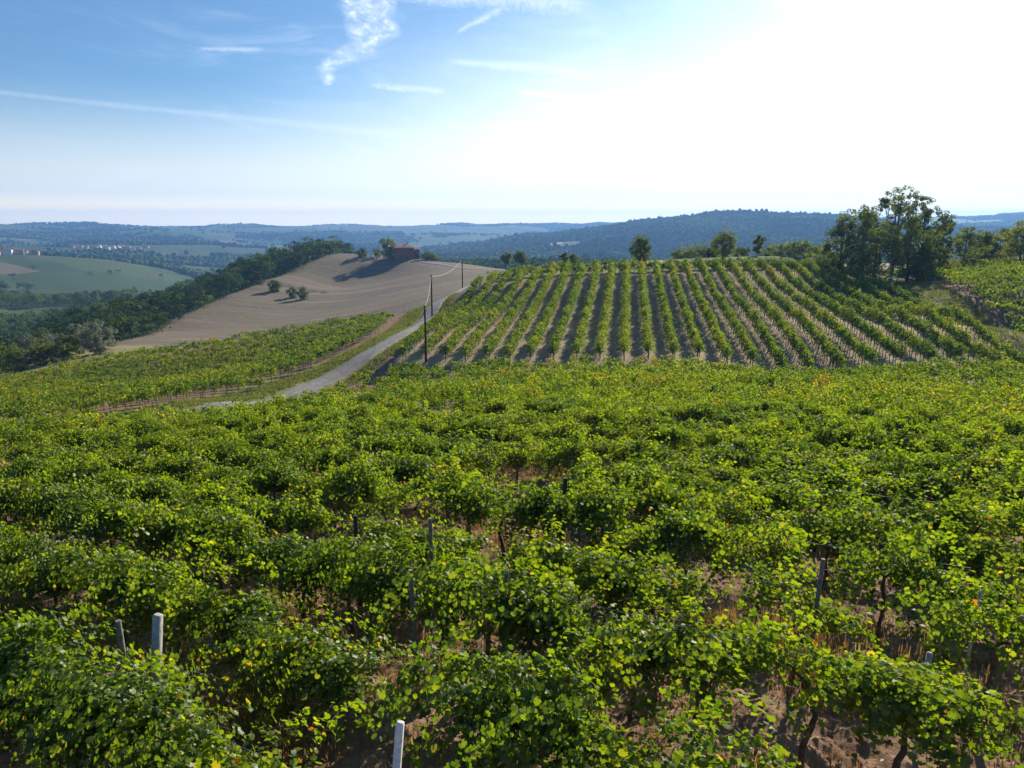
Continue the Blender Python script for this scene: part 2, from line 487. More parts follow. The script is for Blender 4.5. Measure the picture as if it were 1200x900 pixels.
# ------------------------------------------------------------------ mesh building
class Acc:
    """collects vertices and faces (numpy) for ONE mesh"""
    def __init__(self):
        self.v, self.f, self.r, self.n = [], [], [], 0

    def add(self, v, f, rnd=0.5):
        v = np.asarray(v, dtype=np.float64).reshape(-1, 3)
        f = np.asarray(f, dtype=np.int64)
        self.v.append(v)
        self.f.append(f + self.n)
        self.r.append(np.full(len(v), rnd) if np.isscalar(rnd) else np.asarray(rnd))
        self.n += len(v)
        return self

    def tube(self, pts, rad, k=6, rnd=0.5, cap=True):
        pts = np.asarray(pts, float)
        n = len(pts)
        rad = np.broadcast_to(np.asarray(rad, float), (n,))
        tan = np.gradient(pts, axis=0)
        tan /= np.linalg.norm(tan, axis=1, keepdims=True) + 1e-9
        up = np.where(np.abs(tan[:, 2:3]) > 0.9, np.array([[1.0, 0, 0]]), np.array([[0, 0, 1.0]]))
        a = np.cross(tan, up)
        a /= np.linalg.norm(a, axis=1, keepdims=True) + 1e-9
        b = np.cross(tan, a)
        th = np.arange(k) * 2 * np.pi / k
        ring = pts[:, None, :] + rad[:, None, None] * (np.cos(th)[None, :, None] * a[:, None, :] + np.sin(th)[None, :, None] * b[:, None, :])
        i = np.arange(n - 1)[:, None] * k
        j = np.arange(k)[None, :]
        j2 = (j + 1) % k
        q = np.stack([i + j, i + j2, i + k + j2, i + k + j], -1).reshape(-1, 4)
        base = ring.reshape(-1, 3)
        self.add(base, q, rnd)
        if cap:
            for e, s in ((0, 1), (n - 1, -1)):
                vv = np.vstack([ring[e], pts[e][None]])
                t = np.stack([np.arange(k), (np.arange(k) + 1) % k, np.full(k, k)], -1)[:, ::s]
                self.add(vv, t, rnd)
        return self

    def box(self, c, s, rz=0.0, bev=0.0):
        x, y, z = s[0] / 2, s[1] / 2, s[2] / 2
        if bev <= 0:
            v = np.array([[i * x, j * y, k * z] for k in (-1, 1) for j in (-1, 1) for i in (-1, 1)])
            f = np.array([[0, 2, 3, 1], [4, 5, 7, 6], [0, 1, 5, 4], [2, 6, 7, 3], [0, 4, 6, 2], [1, 3, 7, 5]])
        else:
            pr = [(x - bev, y), (x, y - bev), (x, -y + bev), (x - bev, -y), (-x + bev, -y), (-x, -y + bev), (-x, y - bev), (-x + bev, y)]
            lay = []
            for zz, sh in ((-z, 0.0), (z - bev, 0.0), (z, bev)):
                lay += [(px * (1 - sh / x), py * (1 - sh / y), zz) for px, py in pr]
            v = np.array(lay)
            f = [[a * 8 + i, (a * 8 + i + 7) % 8 + a * 8, (a * 8 + i + 7) % 8 + a * 8 + 8, a * 8 + i + 8] for a in (0, 1) for i in range(8)]
            self_f = np.array(f)
            c0, s0 = math.cos(rz), math.sin(rz)
            w = np.stack([v[:, 0] * c0 - v[:, 1] * s0, v[:, 0] * s0 + v[:, 1] * c0, v[:, 2]], -1) + np.array(c)
            self.add(w, self_f)
            top = w[16:24]
            self.add(np.vstack([top, top.mean(0)[None]]), np.stack([np.arange(8), (np.arange(8) + 7) % 8, np.full(8, 8)], -1))
            return self
        c0, s0 = math.cos(rz), math.sin(rz)
        w = np.stack([v[:, 0] * c0 - v[:, 1] * s0, v[:, 0] * s0 + v[:, 1] * c0, v[:, 2]], -1) + np.array(c)
        return self.add(w, f)

    def mesh(self, name, material, smooth=False):
        me = bpy.data.meshes.new(name)
        V = np.vstack(self.v).astype(np.float32)
        me.vertices.add(len(V))
        me.vertices.foreach_set('co', V.ravel())
        loops = np.concatenate([f.ravel() for f in self.f]).astype(np.int32)
        sizes = np.concatenate([np.full(len(f), f.shape[1]) for f in self.f]).astype(np.int32)
        starts = np.concatenate([[0], np.cumsum(sizes)[:-1]]).astype(np.int32)
        me.loops.add(len(loops))
        me.loops.foreach_set('vertex_index', loops)
        me.polygons.add(len(sizes))
        me.polygons.foreach_set('loop_start', starts)
        me.polygons.foreach_set('loop_total', sizes)
        if smooth:
            me.polygons.foreach_set('use_smooth', np.ones(len(sizes), dtype=bool))
        me.update(calc_edges=True)
        at = me.attributes.new('rnd', 'FLOAT', 'POINT')
        at.data.foreach_set('value', np.concatenate(self.r).astype(np.float32))
        me.materials.append(MATS[material])
        return me

    def obj(self, name, material, parent=None, smooth=False):
        return link(name, self.mesh(name, material, smooth), parent)


def link(name, data, parent=None):
    o = bpy.data.objects.new(name, data)
    COL.objects.link(o)
    if parent is not None:
        o.parent = parent
    return o


def tag(o, label=None, cat=None, group=None, kind=None):
    for k, v in (('label', label), ('category', cat), ('group', group), ('kind', kind)):
        if v:
            o[k] = v
    return o


def empty(name, loc, label, cat, group=None, rz=0.0):
    o = link(name, None)
    o.location = loc
    o.rotation_euler = (0, 0, rz)
    return tag(o, label, cat, group)


def rand_dirs(n, rng):
    d = rng.normal(size=(n, 3))
    return d / (np.linalg.norm(d, axis=1, keepdims=True) + 1e-9)


def frame_of(nrm, rng):
    a = np.cross(nrm, rand_dirs(len(nrm), rng))
    a /= np.linalg.norm(a, axis=1, keepdims=True) + 1e-9
    return a, np.cross(nrm, a)


def add_quads(acc, cen, nrm, size, rng, rnd, fold=0.22, aspect=0.8):
    """folded four-point leaves"""
    n = len(cen)
    a, b = frame_of(nrm, rng)
    s = np.broadcast_to(size, (n,))[:, None] * 0.5
    fo = nrm * s * fold
    v = np.stack([cen - a * s, cen + b * s * aspect + fo, cen + a * s * 1.1, cen - b * s * aspect + fo], 1)
    f = np.arange(n * 4).reshape(n, 4)
    f = np.concatenate([f[:, [0, 1, 2]], f[:, [0, 2, 3]]])
    acc.add(v.reshape(-1, 3), f, np.repeat(rnd, 4))


_LA = np.radians([-90, -58, -28, -8, 22, 50, 68, 90, 112, 130, 158, 188, 208, 238])
_LR = np.array([0.22, 0.68, 0.66, 0.84, 0.70, 0.95, 0.80, 1.04, 0.80, 0.95, 0.70, 0.84, 0.66, 0.68])
LEAF_XY = np.stack([np.cos(_LA) * _LR, np.sin(_LA) * _LR], -1)


def add_leaves(acc, cen, nrm, size, rng, rnd, down=None):
    """five-lobed vine leaves, tip hanging down-slope of the blade"""
    n = len(cen)
    if down is None:
        down = np.tile(np.array([[0, 0, -1.0]]), (n, 1)) + rng.normal(size=(n, 3)) * 0.45
    b = down - nrm * np.sum(down * nrm, 1, keepdims=True)
    b /= np.linalg.norm(b, axis=1, keepdims=True) + 1e-9
    a = np.cross(b, nrm)
    s = np.broadcast_to(size, (n,)) * 0.55
    k = len(LEAF_XY)
    x = LEAF_XY[None, :, 0] * s[:, None]
    y = LEAF_XY[None, :, 1] * s[:, None]
    cup = rng.uniform(-0.1, 0.5, n)[:, None]
    z = -(np.abs(LEAF_XY[None, :, 0]) ** 1.5 * cup + LEAF_XY[None, :, 1].clip(0) ** 2 * rng.uniform(0.0, 0.45, n)[:, None]
          + rng.uniform(-0.09, 0.09, (n, k))) * s[:, None]
    v = cen[:, None, :] + x[..., None] * a[:, None, :] + y[..., None] * b[:, None, :] + z[..., None] * nrm[:, None, :]
    v = np.concatenate([v, cen[:, None, :]], 1)
    i = np.arange(n)[:, None, None] * (k + 1)
    t = np.stack([np.arange(k), (np.arange(k) + 1) % k, np.full(k, k)], -1)[None]
    acc.add(v.reshape(-1, 3), (t + i).reshape(-1, 3), np.repeat(rnd, k + 1))


# ------------------------------------------------------------------ terrain
ROAD = np.array([(-48, 388), (-26, 348), (-4, 305), (-1, 262), (-6, 212), (-11, 168), (-13.5, 138), (-14.6, 118), (-15.8, 104), (-18.6, 92), (-23.0, 80),
                 (-26.5, 66), (-33, 56), (-46, 47), (-66, 40), (-95, 32)], float)


def smooth_line(pts, n):
    """Catmull-Rom through pts"""
    p = np.vstack([2 * pts[0] - pts[1], pts, 2 * pts[-1] - pts[-2]])
    out = []
    for i in range(1, len(p) - 2):
        for t in np.linspace(0, 1, n, endpoint=False):
            out.append(0.5 * ((2 * p[i]) + (-p[i - 1] + p[i + 1]) * t + (2 * p[i - 1] - 5 * p[i] + 4 * p[i + 1] - p[i + 2]) * t ** 2
                              + (-p[i - 1] + 3 * p[i] - 3 * p[i + 1] + p[i + 2]) * t ** 3))
    out.append(p[-2])
    return np.array(out)


ROAD_L = smooth_line(ROAD, 10)


def road_sd(x, y):
    """signed distance to the road, positive on the camera's (right/near) side"""
    x, y = np.asarray(x, float), np.asarray(y, float)
    sh = x.shape
    x, y = x.ravel(), y.ravel()
    out = np.full(len(x), 1e9)
    sg = np.ones(len(x))
    for (a, b) in zip(ROAD_L[:-1:2], np.vstack([ROAD_L[2::2], ROAD_L[-1:]])):
        d = b - a
        L2 = d @ d
        if L2 < 1e-9:
            continue
        t = np.clip(((x - a[0]) * d[0] + (y - a[1]) * d[1]) / L2, 0, 1)
        px, py = x - (a[0] + t * d[0]), y - (a[1] + t * d[1])
        dd = np.hypot(px, py)
        cr = d[0] * py - d[1] * px
        m = dd < out
        out[m] = dd[m]
        sg[m] = np.where(cr[m] >= 0, 1, -1)
    return (out * sg).reshape(sh)


# each: photo pixel and forward distance of the BARE ground (canopy height already taken off where a vineyard stands)
def canopy(u, v, d, h=1.9):
    x, y, z = P(u, v, d)
    return (x, y, z - h)


CTRL = [
    # hill vineyard
    P(700, 424, 80.6), P(600, 424, 84), P(520, 424, 88), P(850, 428, 76), P(1000, 434, 72),
    canopy(1191, 411, 70.8), canopy(1078, 355, 94), canopy(1011, 325, 116.6), canopy(975, 308, 134),
    canopy(733, 311, 135), canopy(850, 307, 135), canopy(640, 314, 135), canopy(560, 324, 135),
    canopy(733, 352, 106), canopy(600, 360, 108), canopy(880, 345, 106), canopy(540, 365, 110),
    P(498, 424, 88), P(506, 371, 125), P(541, 338, 168), P(505, 357, 138),
    canopy(445, 428, 84), canopy(400, 444, 79), canopy(345, 460, 72), canopy(270, 474, 61), canopy(225, 482, 55), canopy(500, 430, 80),
    P(475, 390, 105), P(430, 417, 92), P(345, 455, 80), P(265, 474, 66),
    # left vineyard
    canopy(480, 356, 130), canopy(400, 368, 130), canopy(300, 384, 128), canopy(200, 398, 122), canopy(120, 410, 118), canopy(0, 440, 108),
    canopy(200, 440, 92), canopy(380, 400, 104), canopy(60, 470, 62),
    (-36, 64, ZC - 16.6), (-55, 80, ZC - 20.0), (-70, 58, ZC - 18.2),
    # hollow behind the left vineyard, then the stubble hill
    (-60, 155, ZC - 30), P(95, 417, 150), P(10, 438, 145), P(60, 416, 165), (-30, 152, ZC - 21.5),
    P(120, 402, 215), P(200, 392, 225), P(300, 376, 250), P(400, 362, 260), P(480, 349, 215),
    P(200, 370, 270), P(250, 350, 310), P(300, 330, 345), P(345, 312, 385), P(385, 298, 420), P(430, 299, 415), P(478, 302, 400),
    P(520, 308, 370), P(560, 314, 340), P(600, 317, 305), P(545, 330, 240), P(440, 320, 375), P(400, 336, 350), P(350, 352, 300), P(480, 325, 330), P(540, 320, 300),
    # beyond the crest of the hill vineyard
    P(640, 318, 150), P(640, 318, 220), P(750, 308, 165), P(850, 304, 165), P(950, 303, 165), P(900, 310, 260), P(700, 318, 300),
    (60, 300, ZC - 25), (150, 300, ZC - 28), (0, 440, ZC - 45), (150, 440, ZC - 60), (300, 300, ZC - 30),
    # right side: track, grass strip, second vineyard, copse
    P(1130, 352, 100), P(1190, 388, 82), P(1090, 330, 115), P(1040, 332, 125), P(1200, 402, 85), canopy(1150, 305, 138), canopy(1200, 305, 140),
    P(1000, 330, 150), P(1150, 308, 165), P(1000, 320, 190), (130, 170, ZC - 6), (110, 100, ZC - 10), (95, 60, ZC - 13.5), (160, 60, ZC - 13),
    # left of the stubble hill: wooded valley
    (-190, 230, ZC - 64), (-185, 300, ZC - 62), (-155, 360, ZC - 42), (-135, 430, ZC - 30), P(0, 412, 280), P(50, 404, 280), P(0, 392, 430), P(60, 382, 440),
    (-330, 300, ZC - 76), (-300, 150, ZC - 60), (-140, 60, ZC - 27), (-140, 110, ZC - 33),
    # behind and beside the camera
    (0, -40, ZC - 4.5), (60, -30, ZC - 4.5), (-60, -30, ZC - 6), (0, -200, ZC - 6), (-200, -120, ZC - 22), (200, -120, ZC - 10), (0, -450, ZC - 15),
    (350, -250, ZC - 20), (-350, -250, ZC - 40), (450, 50, ZC - 20), (-450, 30, ZC - 60), (400, 300, ZC - 30),
]
for yy in (0, 5, 9, 14, 20, 28, 38, 50, 62, 72):
    for q in (-0.8, -0.45, -0.15, 0.15, 0.45, 0.8):
        xx = q * max(yy, 6)
        if (yy > 40 and q < -0.3) or (yy > 60 and q < 0):
            continue
        CTRL.append((xx, yy, ZC - 5.44 - 0.138 * yy - 0.05 * max(0, -xx)))
CTRL = np.array(CTRL)
_c = CTRL[:, :2] / 100.0


def _tps(r2):
    return 0.5 * r2 * np.log(r2 + 1e-12)


def _fit():
    n = len(_c)
    d2 = ((_c[:, None] - _c[None]) ** 2).sum(-1)
    A = np.zeros((n + 3, n + 3))
    A[:n, :n] = _tps(d2) + np.eye(n) * 2e-4
    Pm = np.hstack([np.ones((n, 1)), _c])
    A[:n, n:] = Pm
    A[n:, :n] = Pm.T
    return np.linalg.solve(A, np.concatenate([CTRL[:, 2], np.zeros(3)]))


_w = _fit()


def near_h(x, y):
    sh = x.shape
    q = np.stack([x.ravel(), y.ravel()], -1) / 100.0
    out = np.empty(len(q))
    for i in range(0, len(q), 60000):
        b = q[i:i + 60000]
        d2 = (b[:, None, 0] - _c[None, :, 0]) ** 2 + (b[:, None, 1] - _c[None, :, 1]) ** 2
        out[i:i + 60000] = _tps(d2) @ _w[:-3] + _w[-3] + b @ _w[-2:]
    return out.reshape(sh)


# distant relief: for each distance, the photo height v at which its ground would be seen, by photo column u
RU = np.array([-150, 0, 50, 100, 150, 200, 250, 300, 400, 500, 560, 640, 700, 760, 820, 880, 920, 960, 1000, 1100, 1200, 1350], float)
RINGS = [
    (620, [380, 370, 372, 368, 362, 356, 350, 344, 330, 322, 322, 322, 322, 322, 322, 322, 322, 322, 322, 322, 322, 322]),
    (900, [350, 345, 347, 348, 348, 344, 338, 332, 322, 316, 316, 315, 315, 315, 315, 315, 315, 315, 315, 315, 315, 315]),
    (1120, [320, 316, 316, 318, 324, 334, 338, 336, 320, 312, 311, 310, 310, 310, 310, 310, 310, 310, 310, 310, 310, 310]),
    (1350, [300, 297, 297, 299, 304, 313, 326, 326, 312, 306, 305, 303, 303, 303, 301, 300, 300, 300, 300, 302, 303, 303]),
    (1700, [303, 301, 301, 303, 306, 308, 312, 312, 306, 301, 299, 292, 287, 283, 279, 276, 276, 277, 279, 288, 292, 292]),
    (2050, [296, 294, 294, 294, 294, 295, 297, 299, 298, 296, 291, 281, 272, 265, 259, 255, 257, 261, 266, 278, 285, 285]),
    (2350, [290, 288, 288, 288, 287, 287, 288, 290, 292, 292, 287, 277, 268, 260, 255, 251, 254, 258, 263, 273, 279, 279]),
    (2800, [290, 288, 288, 287, 287, 286, 286, 288, 290, 291, 286, 278, 272, 268, 266, 266, 266, 266, 268, 270, 272, 272]),
    (3250, [275, 275, 276, 279, 276, 273, 275, 279, 276, 277, 277, 276, 272, 268, 266, 266, 266, 266, 266, 268, 266, 264]),
    (3700, [276, 274, 270, 270, 272, 273, 272, 271, 272, 274, 275, 275, 273, 272, 272, 272, 271, 268, 264, 261, 257, 255]),
    (4600, [262, 262, 264, 262, 265, 267, 267, 265, 264.5, 266, 266, 264, 261.5, 262, 264, 265, 264, 260, 258, 256, 249, 246]),
    (5600, [268, 268, 268, 268, 269, 269, 269, 270, 269, 269, 269, 268, 267, 267, 268, 268, 268, 267, 264, 262, 256, 254]),
    (8300, [264.6] * 22),
]


def _az_of(u):
    return np.arctan2((u - 600) / F_PX, math.cos(PITCH))


def _ring_z(r, vs):
    t = (450 - np.array(vs, float)) / F_PX
    yy = math.cos(PITCH) + t * math.sin(PITCH)
    zz = -math.sin(PITCH) + t * math.cos(PITCH)
    xx = (RU - 600) / F_PX
    return ZC + r * zz / np.hypot(xx, yy)


_RA = _az_of(RU)
_RL = np.log([r for r, _ in RINGS])
_RZ = [_ring_z(r, v) for r, v in RINGS]


def far_h(x, y):
    az = np.arctan2(x, y)
    lr = np.log(np.hypot(x, y) + 1e-6)
    prof = []
    for z in _RZ:
        # smooth the profile over azimuth
        zz = sum(np.interp(az + o, _RA, z) for o in (-0.014, -0.007, 0, 0.007, 0.014)) / 5
        prof.append(zz)
    prof = np.array(prof)
    i = np.clip(np.searchsorted(_RL, lr) - 1, 0, len(_RL) - 2)
    t = np.clip((lr - _RL[i]) / (_RL[i + 1] - _RL[i]), 0, 1)
    idx = np.arange(len(lr))
    g = lambda k: prof[np.clip(k, 0, len(_RL) - 1), idx]
    p0, p1, p2, p3 = g(i - 1), g(i), g(i + 1), g(i + 2)
    z = 0.5 * (2 * p1 + (p2 - p0) * t + (2 * p0 - 5 * p1 + 4 * p2 - p3) * t ** 2 + (-p0 + 3 * p1 - 3 * p2 + p3) * t ** 3)
    r = np.exp(lr)
    amp = 24.0 * sstep(550, 2000, r) * (1 - 0.8 * sstep(5200, 9000, r))
    bigm = sstep(-0.12, 0.0, az) * sstep(1150, 1500, r) * (1 - sstep(2500, 2800, r))
    z = z + bigm * 26 * (fbm(x / 190, y / 190, 3, 33) - 0.5)
    z = z + 30 * sstep(2900, 3300, r) * (1 - sstep(5000, 5800, r)) * (fbm(x / 260, y / 260, 4, 37) - 0.5)
    z = z + 16 * sstep(480, 650, r) * (1 - sstep(850, 1050, r)) * (fbm(x / 130, y / 130, 3, 39) - 0.5)
    z = z + amp * (fbm(x / 420, y / 420, 4, 3) - 0.5) + amp * 0.5 * (fbm(x / 120, y / 120, 3, 9) - 0.5)
    gul = np.abs(fbm(x / 500, y / 500, 3, 21) - 0.5) * 2
    return z - amp * 1.1 * (0.25 - gul).clip(0)


def H(x, y, micro=False):
    x = np.atleast_1d(np.asarray(x, float))
    y = np.atleast_1d(np.asarray(y, float))
    sh = x.shape
    x, y = x.ravel(), y.ravel()
    r = np.hypot(x, y)
    w = sstep(math.log(450), math.log(610), np.log(r + 1e-6))
    z = np.zeros(len(x))
    m = w < 1
    if m.any():
        z[m] += (1 - w[m]) * near_h(x[m], y[m])
    m = w > 0
    if m.any():
        z[m] += w[m] * far_h(x[m], y[m])
    return z.reshape(sh)


def h1(x, y):
    return float(H(x, y)[0])


# regions ---------------------------------------------------------
ROW_AZ = math.atan(0.153)                       # hill rows
RDX, RDY = math.sin(ROW_AZ), math.cos(ROW_AZ)
X0_L, X0_R = -26.9, 37.8                         # first and last hill row, x at y = 0


def in_fore(x, y):
    return (road_sd(x, y) > 4.2) & (y + 0.365 * x < 79.5) & (x > -200)


def left_far_edge(x):
    return 137.0 + 0.345 * (x + 1.0) - 0.0


def in_left(x, y):
    return (road_sd(x, y) < -4.0 - 2.2 * sstep(75, 105, y)) & (y < left_far_edge(x) - 1.5) & (y > 30)


def in_hill(x, y):
    x0 = x - 0.153 * y
    return (x0 > X0_L - 1.2) & (x0 < X0_R + 1.2) & (y + 0.365 * x > 83) & (y < 137)


def in_right(x, y):
    return (y + 0.365 * x > 95 + 8) & (x > 56 + (y - 88) * 0.24) & (y < 142) & (y > 60) & (x - 0.153 * y > X0_R + 9)


FOREST_EDGE = np.array([P(95, 408, 196)[:2], P(120, 405, 205)[:2], P(200, 372, 270)[:2], P(250, 351, 310)[:2], P(300, 331, 345)[:2],
                        P(345, 313, 385)[:2], P(388, 298, 422)[:2]])


def left_of_forest_edge(x, y):
    """metres into the wood (approximately), negative on the stubble field"""
    e = FOREST_EDGE
    xe = np.interp(y, e[:, 1], e[:, 0])
    return xe - x


def build_ground():
    a_in = np.radians(np.linspace(-47, 47, 720))
    a_out = np.radians(np.linspace(47, 313, 90)[1:-1])
    az = np.concatenate([a_in, a_out])
    r = [0.0001, 0.8, 1.8, 3.0]
    while r[-1] < 30:
        r.append(r[-1] * 1.0062)
    while r[-1] < 160:
        r.append(r[-1] * 1.0085)
    while r[-1] < 8300:
        r.append(r[-1] * 1.0125)
    r = np.array(r)
    A, R = np.meshgrid(az, r)
    X, Y = R * np.sin(A), R * np.cos(A)
    Z = H(X, Y)
    x, y, rr = X.ravel(), Y.ravel(), R.ravel()
    z = Z.ravel()
    sd = road_sd(x, y)
    near = rr < 60
    # clods, furrows along the vine rows
    n1 = fbm(x / 0.45, y / 0.45, 4, 5, 0.6) - 0.5
    n2 = fbm(x / 2.2, y / 2.2, 3, 8) - 0.5
    k = sstep(90, 30, rr)
    clod = k * (0.20 * n1 + 0.20 * n2 + 0.07 * sstep(35, 18, rr) * (fbm(x / 0.13, y / 0.13, 2, 6) - 0.5)) * (np.abs(sd) > 2.2)
    z = z + clod
    z = z - 0.06 * (np.abs(sd) < 2.6) * (rr < 450)
    fore, left, hill, right = in_fore(x, y), in_left(x, y), in_hill(x, y), in_right(x, y)
    grass = np.zeros(len(x))
    nz = fbm(x / 3.0, y / 3.0, 3, 31)
    grass[(sd < 0) & (sd > -4.7 - 1.6 * (nz - 0.5) - 2.6 * sstep(105, 88, y)) & (y < 142)] = 1.0
    grass[(sd > 0) & (sd < 3.2) & (y < 134)] = 0.75
    strip = (x - 0.153 * y > X0_R + 2.0) & (~right) & (y + 0.365 * x > 84) & (rr < 450)
    grass[strip] = (0.35 + 0.9 * (fbm(x[strip] / 5, y[strip] / 5, 3, 4) - 0.2)).clip(0, 1)
    crest = (y > 137.5) & (y < 178) & (x > -2 - 0.0 * y) & (x - 0.153 * y < X0_R + 2)
    grass[crest] = 1.0
    gap = (y + 0.365 * x > 79.5) & (y + 0.365 * x < 83) & (x > -14)
    grass[gap] = 0.45
    plough = ((y > left_far_edge(x) + 1.0) | (y > 139)) & (x < 34) & (rr < 470) & (y > 90) & (sd < -3.0)
    plough &= ~((x < -62) & (y < 178))
    grass[(x < -62) & (y < 178) & (y > left_far_edge(x)) & (rr < 400)] = 0.7
    plough |= (sd >= -3.0) & (y > 139) & (y < 470) & (x < 34) & (~crest)
    into = left_of_forest_edge(x, y)
    wood = ((into > -4) & (y > 196) & (rr < 600) & (into < 150)).astype(float)
    valley = (into > 4) & (y > 130) & (y <= 196) & (rr < 600) | ((x < -120) & (y > 60) & (rr < 600))
    far = sstep(450, 500, rr)
    far = np.maximum(far, valley.astype(float))
    far = np.maximum(far, ((x >= 34) & (y > 150) & (rr < 600) & ~strip).astype(float) * 0.9)
    wf = wood_density(x, y)
    wood = np.maximum(wood, sstep(0.45, 0.55, wf) * (rr > 450))
    pa, pb = np.array(P(292, 329, 342)[:2]), np.array(P(378, 331, 322)[:2])
    tt = np.clip(((x - pa[0]) * (pb - pa)[0] + (y - pa[1]) * (pb - pa)[1]) / ((pb - pa) @ (pb - pa)), 0, 1)
    dl = np.hypot(x - pa[0] - tt * (pb - pa)[0], y - pa[1] - tt * (pb - pa)[1])
    grass[dl < 3.2] = 1.0
    z = z - 1.2 * sstep(3.0, 0.8, dl)
    clay = clay_scar(x, y)
    dry = np.zeros(len(x))
    dry[hill] = (0.6 + 0.9 * (fbm(x[hill] / 6, y[hill] / 6, 3, 14) - 0.3)).clip(0, 0.95)
    tufty = hill & (fbm(x / 2.0, y / 7.0, 3, 15) > 0.66)
    grass[tufty] = 0.5
    wood = wood * (1 - clay)
    nA, nR = len(az), len(r)
    idx = np.arange(nR * nA).reshape(nR, nA)
    i0, i1 = idx[:-1], idx[1:]
    q = np.stack([i0, np.roll(i0, -1, 1), np.roll(i1, -1, 1), i1], -1).reshape(-1, 4)[:, ::-1]
    acc = Acc()
    acc.add(np.stack([x, y, z], -1), q)
    o = acc.obj('ground', 'ground', smooth=True)
    for nm, arr in (('zone_grass', grass), ('zone_plough', plough.astype(float)), ('zone_far', far), ('zone_wood', wood), ('zone_clay', clay), ('zone_dry', dry)):
        at = o.data.attributes.new(nm, 'FLOAT', 'POINT')
        at.data.foreach_set('value', np.asarray(arr, dtype=np.float32))
    tag(o, kind='structure')
    return o


def clay_scar(x, y):
    cx, cy = polar_at(645, 1840)
    rx, ry = (x - cx) / 26.0, (y - cy) / 75.0
    d = np.sqrt(rx * rx + ry * ry) + 0.5 * (fbm(x / 25, y / 25, 3, 81) - 0.5)
    return sstep(1.05, 0.8, d)


def polar_at(u, r):
    """ground position at photo column u and true distance r"""
    a = math.atan2((u - 600) / F_PX, math.cos(PITCH))
    return r * math.sin(a), r * math.cos(a)


def wood_density(x, y):
    """0..1, where far woods stand"""
    r = np.hypot(x, y)
    az = np.degrees(np.arctan2(x, y))
    n = fbm(x / 330, y / 330, 4, 41, 0.55)
    gul = 1 - np.abs(fbm(x / 500, y / 500, 3, 21) - 0.5) * 2     # gullies are wooded
    w = 0.50 * n + 0.42 * gul
    big = sstep(-6, 0, az) * sstep(1100, 1500, r) * (1 - sstep(2500, 2700, r))
    w = w + 0.015 * big - 0.075 - 0.05 * ((az < -6) & (r > 1400))
    vil = (az < -23) & (az > -32.5) & (r > 1960) & (r < 2260)
    w = w - 0.3 * vil
    val = (az < -28) & (r < 880)
    w = w + 0.03 * val
    roundhill = (az < -24) & (r > 1020) & (r < 1400)
    w = w - 0.35 * roundhill
    w = np.where(r > 5200, w - 0.06, w)
    w = w + 0.12 * ((az > 12) & (r > 1250) & (r < 2600)) - clay_scar(x, y)
    return w


ground = build_ground()


def ribbon(line, half, dz, name, material, wob=0.0, crown=0.04):
    seg = []
    p = line
    t = np.gradient(p, axis=0)
    t /= np.linalg.norm(t, axis=1, keepdims=True)
    nrm = np.stack([-t[:, 1], t[:, 0]], -1)
    w = half + wob * (fbm(np.arange(len(p)) / 2.3, np.zeros(len(p)), 3, 5) - 0.5)
    ks = np.array([-1.0, -0.96, -0.6, 0, 0.6, 0.96, 1.0])
    rows = []
    for k in ks:
        q = p + nrm * (w * k)[:, None]
        z = H(q[:, 0], q[:, 1]) + dz + crown * (1 - abs(k)) - (0.16 if abs(k) == 1.0 else 0)
        rows.append(np.stack([q[:, 0], q[:, 1], z], -1))
    V = np.array(rows)
    n = len(p)
    idx = np.arange(len(ks) * n).reshape(len(ks), n)
    f = np.stack([idx[:-1, :-1], idx[:-1, 1:], idx[1:, 1:], idx[1:, :-1]], -1).reshape(-1, 4)
    a = Acc()
    a.add(V.reshape(-1, 3), f, np.repeat(np.abs(ks), n))
    return a.obj(name, material)


road_line = smooth_line(ROAD, 24)
tag(ribbon(road_line, 1.4, 0.05, 'road', 'worn_asphalt', 0.35), kind='structure')

# ------------------------------------------------------------------ air
def build_haze():
    m = bpy.data.materials.new('haze')
    m.use_nodes = True
    g = NG(m.node_tree)
    g.n.clear()
    v = g.node('ShaderNodeVolumePrincipled')
    v.inputs['Color'].default_value = HAZE_COL
    v.inputs['Density'].default_value = 0.00016
    v.inputs['Anisotropy'].default_value = 0.3
    out = g.node('ShaderNodeOutputMaterial')
    g.l.new(v.outputs[0], out.inputs['Volume'])
    me = bpy.data.meshes.new('haze')
    s, lo, hi = 8500.0, float(GROUND_LOW) - 1.0, 130.0
    vs = [(i * s, j * s, k) for k in (lo, hi) for j in (-1, 1) for i in (-1, 1)]
    me.from_pydata(vs, [], [[0, 2, 3, 1], [4, 5, 7, 6], [0, 1, 5, 4], [2, 6, 7, 3], [0, 4, 6, 2], [1, 3, 7, 5]])
    me.materials.append(m)
    tag(link('haze', me), kind='stuff')


_co = np.empty(len(ground.data.vertices) * 3, dtype=np.float32)
ground.data.vertices.foreach_get('co', _co)
GROUND_LOW, GROUND_HIGH = _co[2::3].min(), _co[2::3].max()
print('ground z', GROUND_LOW, GROUND_HIGH)
build_haze()

# ------------------------------------------------------------------ grapevines
FDIR = np.array([-0.83, 0.558])
FDIR /= np.linalg.norm(FDIR)
FNRM = np.array([-FDIR[1], FDIR[0]]) * -1.0       # towards far/right
ORD = ['first', 'second', 'third', 'fourth', 'fifth', 'sixth', 'seventh', 'eighth', 'ninth', 'tenth', 'eleventh', 'twelfth', 'thirteenth',
       'fourteenth', 'fifteenth', 'sixteenth', 'seventeenth', 'eighteenth', 'nineteenth', 'twentieth']
TENS = ['', '', 'twenty', 'thirty', 'forty', 'fifty', 'sixty']


def ordinal(i):
    """0 -> first"""
    n = i + 1
    if n <= 20:
        return ORD[n - 1]
    t, u = divmod(n, 10)
    if u == 0:
        return TENS[t][:-1] + 'ieth'
    return TENS[t] + '-' + ORD[u - 1]


